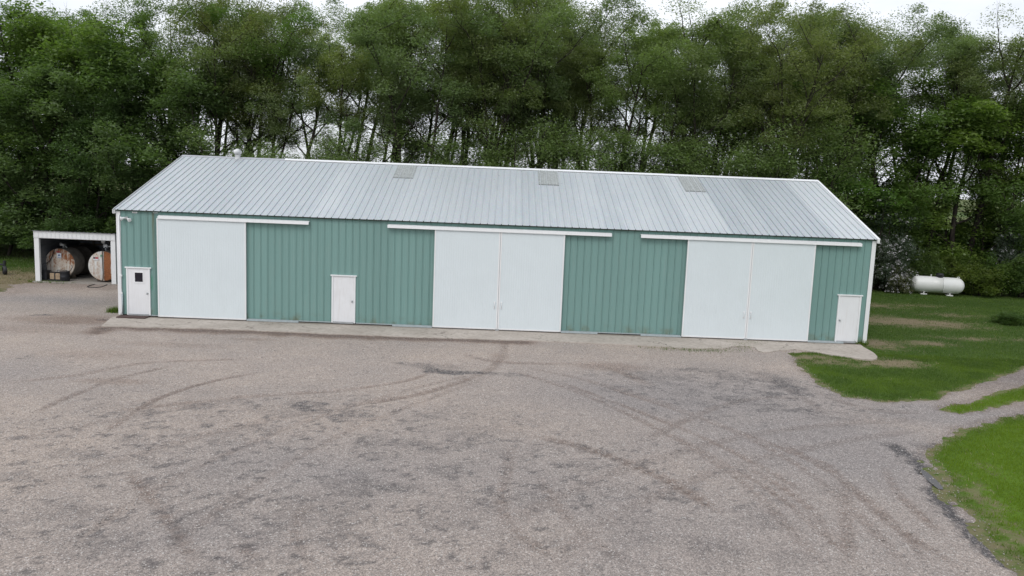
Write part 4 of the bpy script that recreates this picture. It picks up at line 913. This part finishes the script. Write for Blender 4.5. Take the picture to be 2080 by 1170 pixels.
# dense round trees that carry leaves nearly to the ground
DEN = [make_tree(21, 14, 4.6, .10, 42000, (0,-0.05), 2, 0.17, 26, 1.0), make_tree(22, 13, 4.8, .12, 42000, (0.05,-0.05), 1, 0.17, 26, 1.0), make_tree(23, 14, 4.4, .08, 42000, (-.03,0), 3, 0.17, 30, 1.0)]
for tm_, cm_, _h in VAR+DEN: tm_.materials.append(mBark); cm_.materials.append(mLeaf)
def place_tree(var, x, y, H, base_h, rz, sx, col, label, group, name='tree'):
    r = empty(name, (x, y, -0.1), label, 'tree', group, rz); k = H/base_h; r.scale = (k*sx, k*sx, k)
    for nm, me in (('trunk', var[0]), ('crown', var[1])):
        o = bpy.data.objects.new(nm, me); COL.objects.link(o); o.parent = r; o.color = (*col, 1)
    return r
anchors = [(0,'at the left picture edge'),(95,'above the left end of the fuel shed'),(180,'above the fuel shed'),(270,'above the left eave corner of the barn'),(350,'left of the barn ridge end'),(430,'just left of the roof turbine vent'),(510,'just right of the roof turbine vent'),
 (590,'where the dull ridge cap meets the bright one'),(670,'left of the first skylight, well apart from it'),(750,'close to the left of the first skylight'),(830,'straight above the first skylight'),(905,'close to the right of the first skylight'),(980,'midway between the first and second skylights'),
 (1050,'close to the left of the middle skylight'),(1120,'straight above the middle skylight'),(1195,'close to the right of the middle skylight'),(1265,'midway between the middle and right skylights'),(1335,'close to the left of the right skylight'),(1410,'straight above the right skylight'),(1490,'close to the right of the right skylight'),
 (1570,'between the right skylight and the ridge end'),(1650,'above the right end of the barn ridge'),(1730,'above the right roof edge of the barn'),(1810,'behind the flowering bushes'),(1890,'left behind the propane tank'),(1970,'right behind the propane tank'),(2060,'at the right picture edge'),(2150,'just outside the right picture edge'),(2245,'well outside the right picture edge'),(2340,'at the right end of the windbreak'),(-95,'just outside the left picture edge'),(-190,'at the left end of the windbreak')]
g = np.random.default_rng(3)
GRP = 'tall trees of the windbreak behind the barn'
def top_y(px):  # skyline height in the photograph, in pixels
    xs_ = [0,60,110,150,200,260,330,400,470,540,600,700,800,860,950,1090,1110,1200,1300,1370,1450,1530,1600,1660,1730,1800,1850,1900,1960,2020,2080]
    ys_ = [5,0,25,45,55,30,-5,0,-5,0,0,-10,-25,-35,-35,-25,15,30,30,15,30,20,25,40,50,20,5,45,35,45,55]
    return float(np.interp(px, xs_, ys_))
rows = [('front', 22.0, 0.0, 14), ('middle', 27.0, 38.0, 4), ('back', 33.0, -20.0, 0)]
for ri, (rn_, Y0, dpx, dy) in enumerate(rows):
    for i, (px, an_) in enumerate(anchors):
        p = px+dpx+g.uniform(-12,12); Y = Y0+g.uniform(-1.5,1.5)
        ty = top_y(p)+(20+70*g.random() if ri == 0 else (15*g.random() if ri == 1 else 12*g.random()-2))
        if rn_ == 'front' and px > 1690: Y += 3.2; ty = 150+60*g.random()
        if rn_ == 'front' and px < 420: ty = 90+110*g.random()
        q = at_y(p, ty, Y); H = q[2]+0.3
        dense = (rn_ == 'front' and (px < 400 or px > 1690)) or (rn_ == 'middle' and px < 330 and i % 2 == 0)
        v = DEN[i % 3] if dense else VAR[(i*3+ri*5) % 8]
        bh = v[2]
        
        if rn_ == 'middle' and i in (7, 15): continue
        if rn_ == 'back' and i in (7,): continue
        gt = g.uniform(0.86, 1.24); col = (gt*g.uniform(0.92,1.1), gt, gt*g.uniform(0.8,1.2))
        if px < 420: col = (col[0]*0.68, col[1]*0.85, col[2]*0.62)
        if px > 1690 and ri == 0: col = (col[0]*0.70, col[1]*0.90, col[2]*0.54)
        look = 'leafy low branched tree' if dense else 'tall bare trunked tree'
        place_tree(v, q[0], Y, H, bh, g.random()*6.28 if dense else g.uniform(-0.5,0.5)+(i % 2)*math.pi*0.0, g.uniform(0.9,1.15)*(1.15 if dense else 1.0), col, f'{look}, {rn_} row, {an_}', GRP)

# young trees of the understory, their crowns just clear of the ridge
YT = [make_tree(51, 9, 2.9, .20, 17000, (0.03,0), 2, 0.115, 8, .9), make_tree(52, 9, 3.2, .16, 18000, (-.04,0), 3, 0.115, 10, .9)]
for tm_, cm_, _h in YT: tm_.materials.append(mBark); cm_.materials.append(mLeaf)
for i, (px, ty, an_) in enumerate(((455,262,'left of the roof turbine vent'),(545,285,'right of the roof turbine vent'),(640,288,'where the dull ridge cap ends'),(715,262,'left of the first skylight'),(860,285,'above the first skylight'),(940,272,'right of the first skylight'),(1030,290,'left of the middle skylight'),(1085,245,'above the middle skylight'),(1170,296,'right of the middle skylight'),
    (1215,262,'right of the middle skylight and taller than its neighbours'),(1300,272,'left of the right skylight'),(1375,290,'above the right skylight'),(1450,232,'right of the right skylight, the tallest young tree'),(1520,268,'between the right skylight and the ridge end'),(1590,262,'left of the right ridge end'),(1660,250,'above the right ridge end'))):
    q = at_y(px, ty, 19.3); gt = g.uniform(0.85,1.15)
    place_tree(YT[i % 2], q[0], 19.3+g.uniform(-.6,.8), q[2]+0.2, YT[i % 2][2], g.random()*6.28, g.uniform(1.0,1.25), (gt*.9, gt, gt*.85), 'young leafy tree behind the roof, '+an_, 'young trees close behind the barn', 'young_tree')

# ------------------------------------------------------------------ shrubs
def make_shrub(seed, R, H, n, size, flowers=0):
    g = np.random.default_rng(seed); paths = []; C = []; Rg = []
    for i in range(16):
        a = g.random()*6.28; rr = R*g.uniform(0.3,0.95); top = np.array([rr*math.cos(a), rr*math.sin(a), H*g.uniform(0.45,0.95)*(1-0.35*(rr/R)**2)]); s_ = np.array([0.2*math.cos(a),0.2*math.sin(a),-0.1])
        P = np.array([s_+(top-s_)*t+np.array([0,0,H*0.12*math.sin(t*3.14)])+g.normal(0,.04,3) for t in np.linspace(0,1,6)]); paths.append((P, np.linspace(0.035,0.01,6)))
        for t in (2,3,4,5): C.append(P[t]+g.normal(0,0.15*R,3)); Rg.append(R*g.uniform(0.20,0.36))
    for i in range(22):
        a = g.random()*6.28; rr = R*g.random()**0.5; C.append(np.array([rr*math.cos(a), rr*math.sin(a), H*g.uniform(0.06,0.75)*(1-0.5*(rr/R)**2)])); Rg.append(R*g.uniform(0.2,0.33))
    C = np.array(C); C[:,2] = np.maximum(C[:,2], 0.1); Rg = np.array(Rg); V, Fc, rn, k = leaves_np(C, Rg, 0.8, n//len(C), size, g, 0.1); V[:,2] = np.maximum(V[:,2], 0.01)
    cm = np_mesh('foliage', V, Fc); fattr(cm, 'rnd', rn, 'FACE'); fattr(cm, 'clump', g.random(len(C))[k], 'FACE')
    tv, tf = tube_np(paths, 5); sm_ = np_mesh('stems', tv, tf, True); fm = None
    if flowers:
        sel = g.integers(0, len(C), flowers); d = g.normal(0,1,(flowers,3)); d /= np.linalg.norm(d,axis=1,keepdims=True); d[:,2] = np.abs(d[:,2])*0.8
        FC = C[sel]+d*(Rg[sel]*0.98)[:,None]*np.array([1,1,.85]); V, Fc, rn, k = leaves_np(FC, np.full(flowers,0.10), 0.7, 10, 0.09, g); fm = np_mesh('blossom', V, Fc)
    return sm_, cm, fm
SH = [make_shrub(31,1.5,2.6,14000,.12), make_shrub(32,1.7,2.2,14000,.12), make_shrub(33,1.3,3.0,14000,.12)]
SF = [make_shrub(41,1.6,3.4,15000,.10,90), make_shrub(42,1.5,2.6,13000,.10,230), make_shrub(43,1.2,1.8,9000,.09,300)]
for s_, c_m, f_ in SH: s_.materials.append(mBark); c_m.materials.append(mLeafD)
for s_, c_m, f_ in SF: s_.materials.append(mBark); c_m.materials.append(mLeafB); f_.materials.append(mBloom)
def place_shrub(v, px, py, Y, k, kz, col, label, group, name='shrub'):
    q = at_y(px, py, Y); r = empty(name, (q[0], Y, -0.08), label, 'shrub', group, g.random()*6.28); r.scale = (k, k, kz)
    for nm, me in (('stems', v[0]), ('foliage', v[1]), ('blossom', v[2])):
        if me is None: continue
        o = bpy.data.objects.new(nm, me); COL.objects.link(o); o.parent = r; o.color = (*col, 1)
    return r
gs = 'bushes at the foot of the windbreak'
place_shrub(SF[0], 1788, 560, 21.0, 1.5, 2.0, (0.72,0.80,0.74), 'tall blue green bush with few white blossoms, nearest the barn corner', 'flowering bushes', 'flowering_shrub')
place_shrub(SF[1], 1803, 570, 20.2, 1.05, 1.45, (0.9,0.92,0.95), 'bush thick with white blossoms between the barn corner and the propane tank', 'flowering bushes', 'flowering_shrub')
place_shrub(SF[2], 1822, 575, 19.6, 0.85, 1.0, (1.35,1.15,0.9), 'low yellowish flowering bush touching the left end of the propane tank', 'flowering bushes', 'flowering_shrub')
place_shrub(SF[0], 2065, 560, 22.0, 1.2, 1.6, (0.9,0.95,1.0), 'pale flowering bush at the right picture edge behind the green bushes', 'flowering bushes', 'flowering_shrub')
for v, px, Y, k, kz, col, lb in ((0,1862,22.3,1.1,1.25,(1,1,1),'green bush behind the left end of the propane tank'),(1,1905,22.2,1.0,1.0,(1.15,1.1,.9),'green bush behind the middle of the propane tank'),(2,1945,21.900000000000002,1.1,0.9,(1.05,1,.8),'green bush behind the right end of the propane tank'),
    (1,1985,20.0,1.15,1.05,(1.3,1.15,.8),'yellowish green bush just right of the propane tank'),(0,2030,20.5,1.15,1.1,(.9,1,.8),'dark green bush well right of the propane tank'),(2,2078,19.8,1.2,1.0,(.95,1,.9),'green bush in front of the pale flowering bush at the picture edge'),
    (0,1760,23.5,1.3,2.0,(.8,.9,.8),'tall dark bush half hidden by the right wall edge of the barn')):
    place_shrub(SH[v], px, 575, Y, k, kz, col, lb, gs)
place_shrub(SH[1], 2055, 655, gp(2055,658)[1], 0.55, 0.34, (0.9,1.0,0.8), 'small low green bush standing alone in the right lawn', None)
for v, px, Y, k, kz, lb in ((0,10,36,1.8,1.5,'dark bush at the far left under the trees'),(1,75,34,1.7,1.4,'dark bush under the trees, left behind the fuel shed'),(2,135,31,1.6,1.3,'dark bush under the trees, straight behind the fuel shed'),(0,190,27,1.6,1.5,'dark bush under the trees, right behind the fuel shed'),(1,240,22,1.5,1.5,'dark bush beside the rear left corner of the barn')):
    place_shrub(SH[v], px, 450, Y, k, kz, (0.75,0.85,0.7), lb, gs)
# undergrowth glimpsed over the ridge
for i, (px, an_) in enumerate(anchors[5:22]):
    place_shrub(SH[i % 3], px+g.uniform(-20,20), 400, 25.5+g.uniform(-1.5,2), 1.6, g.uniform(1.5,2.7)+(1.1 if px > 1180 else 0), (1.0,1.02,0.9), 'undergrowth bush at the tree feet, '+an_, gs)
for i, (px, an_) in enumerate(((-40,'beyond the left picture edge'),(45,'left behind the fuel shed'),(120,'straight behind the fuel shed'),(200,'right behind the fuel shed'),(290,'behind the left gable of the barn'),(1740,'behind the right gable of the barn'),(1800,'behind the flowering bushes'),(1860,'left of the propane tank'),(1925,'straight behind the propane tank'),(1990,'right of the propane tank'),(2055,'at the right picture edge'))):
    place_shrub(SH[(i+1) % 3], px, 400, (29 if px > 1000 else 33)+g.uniform(-1.5,2), 2.0, g.uniform(1.6,2.3), (0.7,0.8,0.65), 'dark thicket bush under the back trees, '+an_, gs)

# ------------------------------------------------------------------ sky and light
world = bpy.data.worlds.new('World'); scn.world = world; world.use_nodes = True
nt = world.node_tree; nt.nodes.clear()
SUN_EL, SUN_AZ = math.radians(48), math.radians(200)   # behind the camera, slightly left
sky = nt.nodes.new('ShaderNodeTexSky'); sky.sky_type = 'NISHITA'; sky.sun_disc = False; sky.sun_elevation = SUN_EL; sky.sun_rotation = SUN_AZ; sky.air_density = 1.0; sky.dust_density = 2.0
tc = nt.nodes.new('ShaderNodeTexCoord'); mp = nt.nodes.new('ShaderNodeMapping'); mp.inputs['Scale'].default_value = (1,1,2.6)
nz = nt.nodes.new('ShaderNodeTexNoise'); nz.inputs['Scale'].default_value = 2.2; nz.inputs['Detail'].default_value = 7; nz.inputs['Roughness'].default_value = 0.55
mr = nt.nodes.new('ShaderNodeMapRange'); mr.inputs[1].default_value = 0.30; mr.inputs[2].default_value = 0.52; mr.inputs[3].default_value = 0.55
mx = nt.nodes.new('ShaderNodeMix'); mx.data_type = 'RGBA'; mx.inputs[7].default_value = (10.3, 10.7, 11.4, 1)
bg = nt.nodes.new('ShaderNodeBackground'); bg.inputs[1].default_value = 0.10; wo = nt.nodes.new('ShaderNodeOutputWorld')
for a_, b_ in ((tc.outputs['Generated'], mp.inputs[0]), (mp.outputs[0], nz.inputs['Vector']), (nz.outputs[0], mr.inputs[0]), (mr.outputs[0], mx.inputs[0]), (sky.outputs[0], mx.inputs[6]), (mx.outputs[2], bg.inputs[0]), (bg.outputs[0], wo.inputs[0])): nt.links.new(a_, b_)
sl_ = bpy.data.lights.new('sun', 'SUN'); sl_.energy = 1.0; sl_.angle = math.radians(25); sl_.color = (1.0, 0.96, 0.90)
so_ = bpy.data.objects.new('sun', sl_); COL.objects.link(so_)
dsun = Vector((math.sin(SUN_AZ)*math.cos(SUN_EL), math.cos(SUN_AZ)*math.cos(SUN_EL), math.sin(SUN_EL)))
so_.rotation_euler = dsun.to_track_quat('Z', 'Y').to_euler(); so_.location = (0,-40,40)
scn.view_settings.view_transform = 'Standard'; scn.view_settings.look = 'None'; scn.view_settings.gamma = 1.0; scn.view_settings.exposure = 0.0; scn.view_settings.use_curve_mapping = False
scn.cycles.max_bounces = 6; scn.cycles.diffuse_bounces = 3; scn.cycles.glossy_bounces = 2; scn.cycles.transmission_bounces = 4; scn.cycles.caustics_reflective = False; scn.cycles.caustics_refractive = False
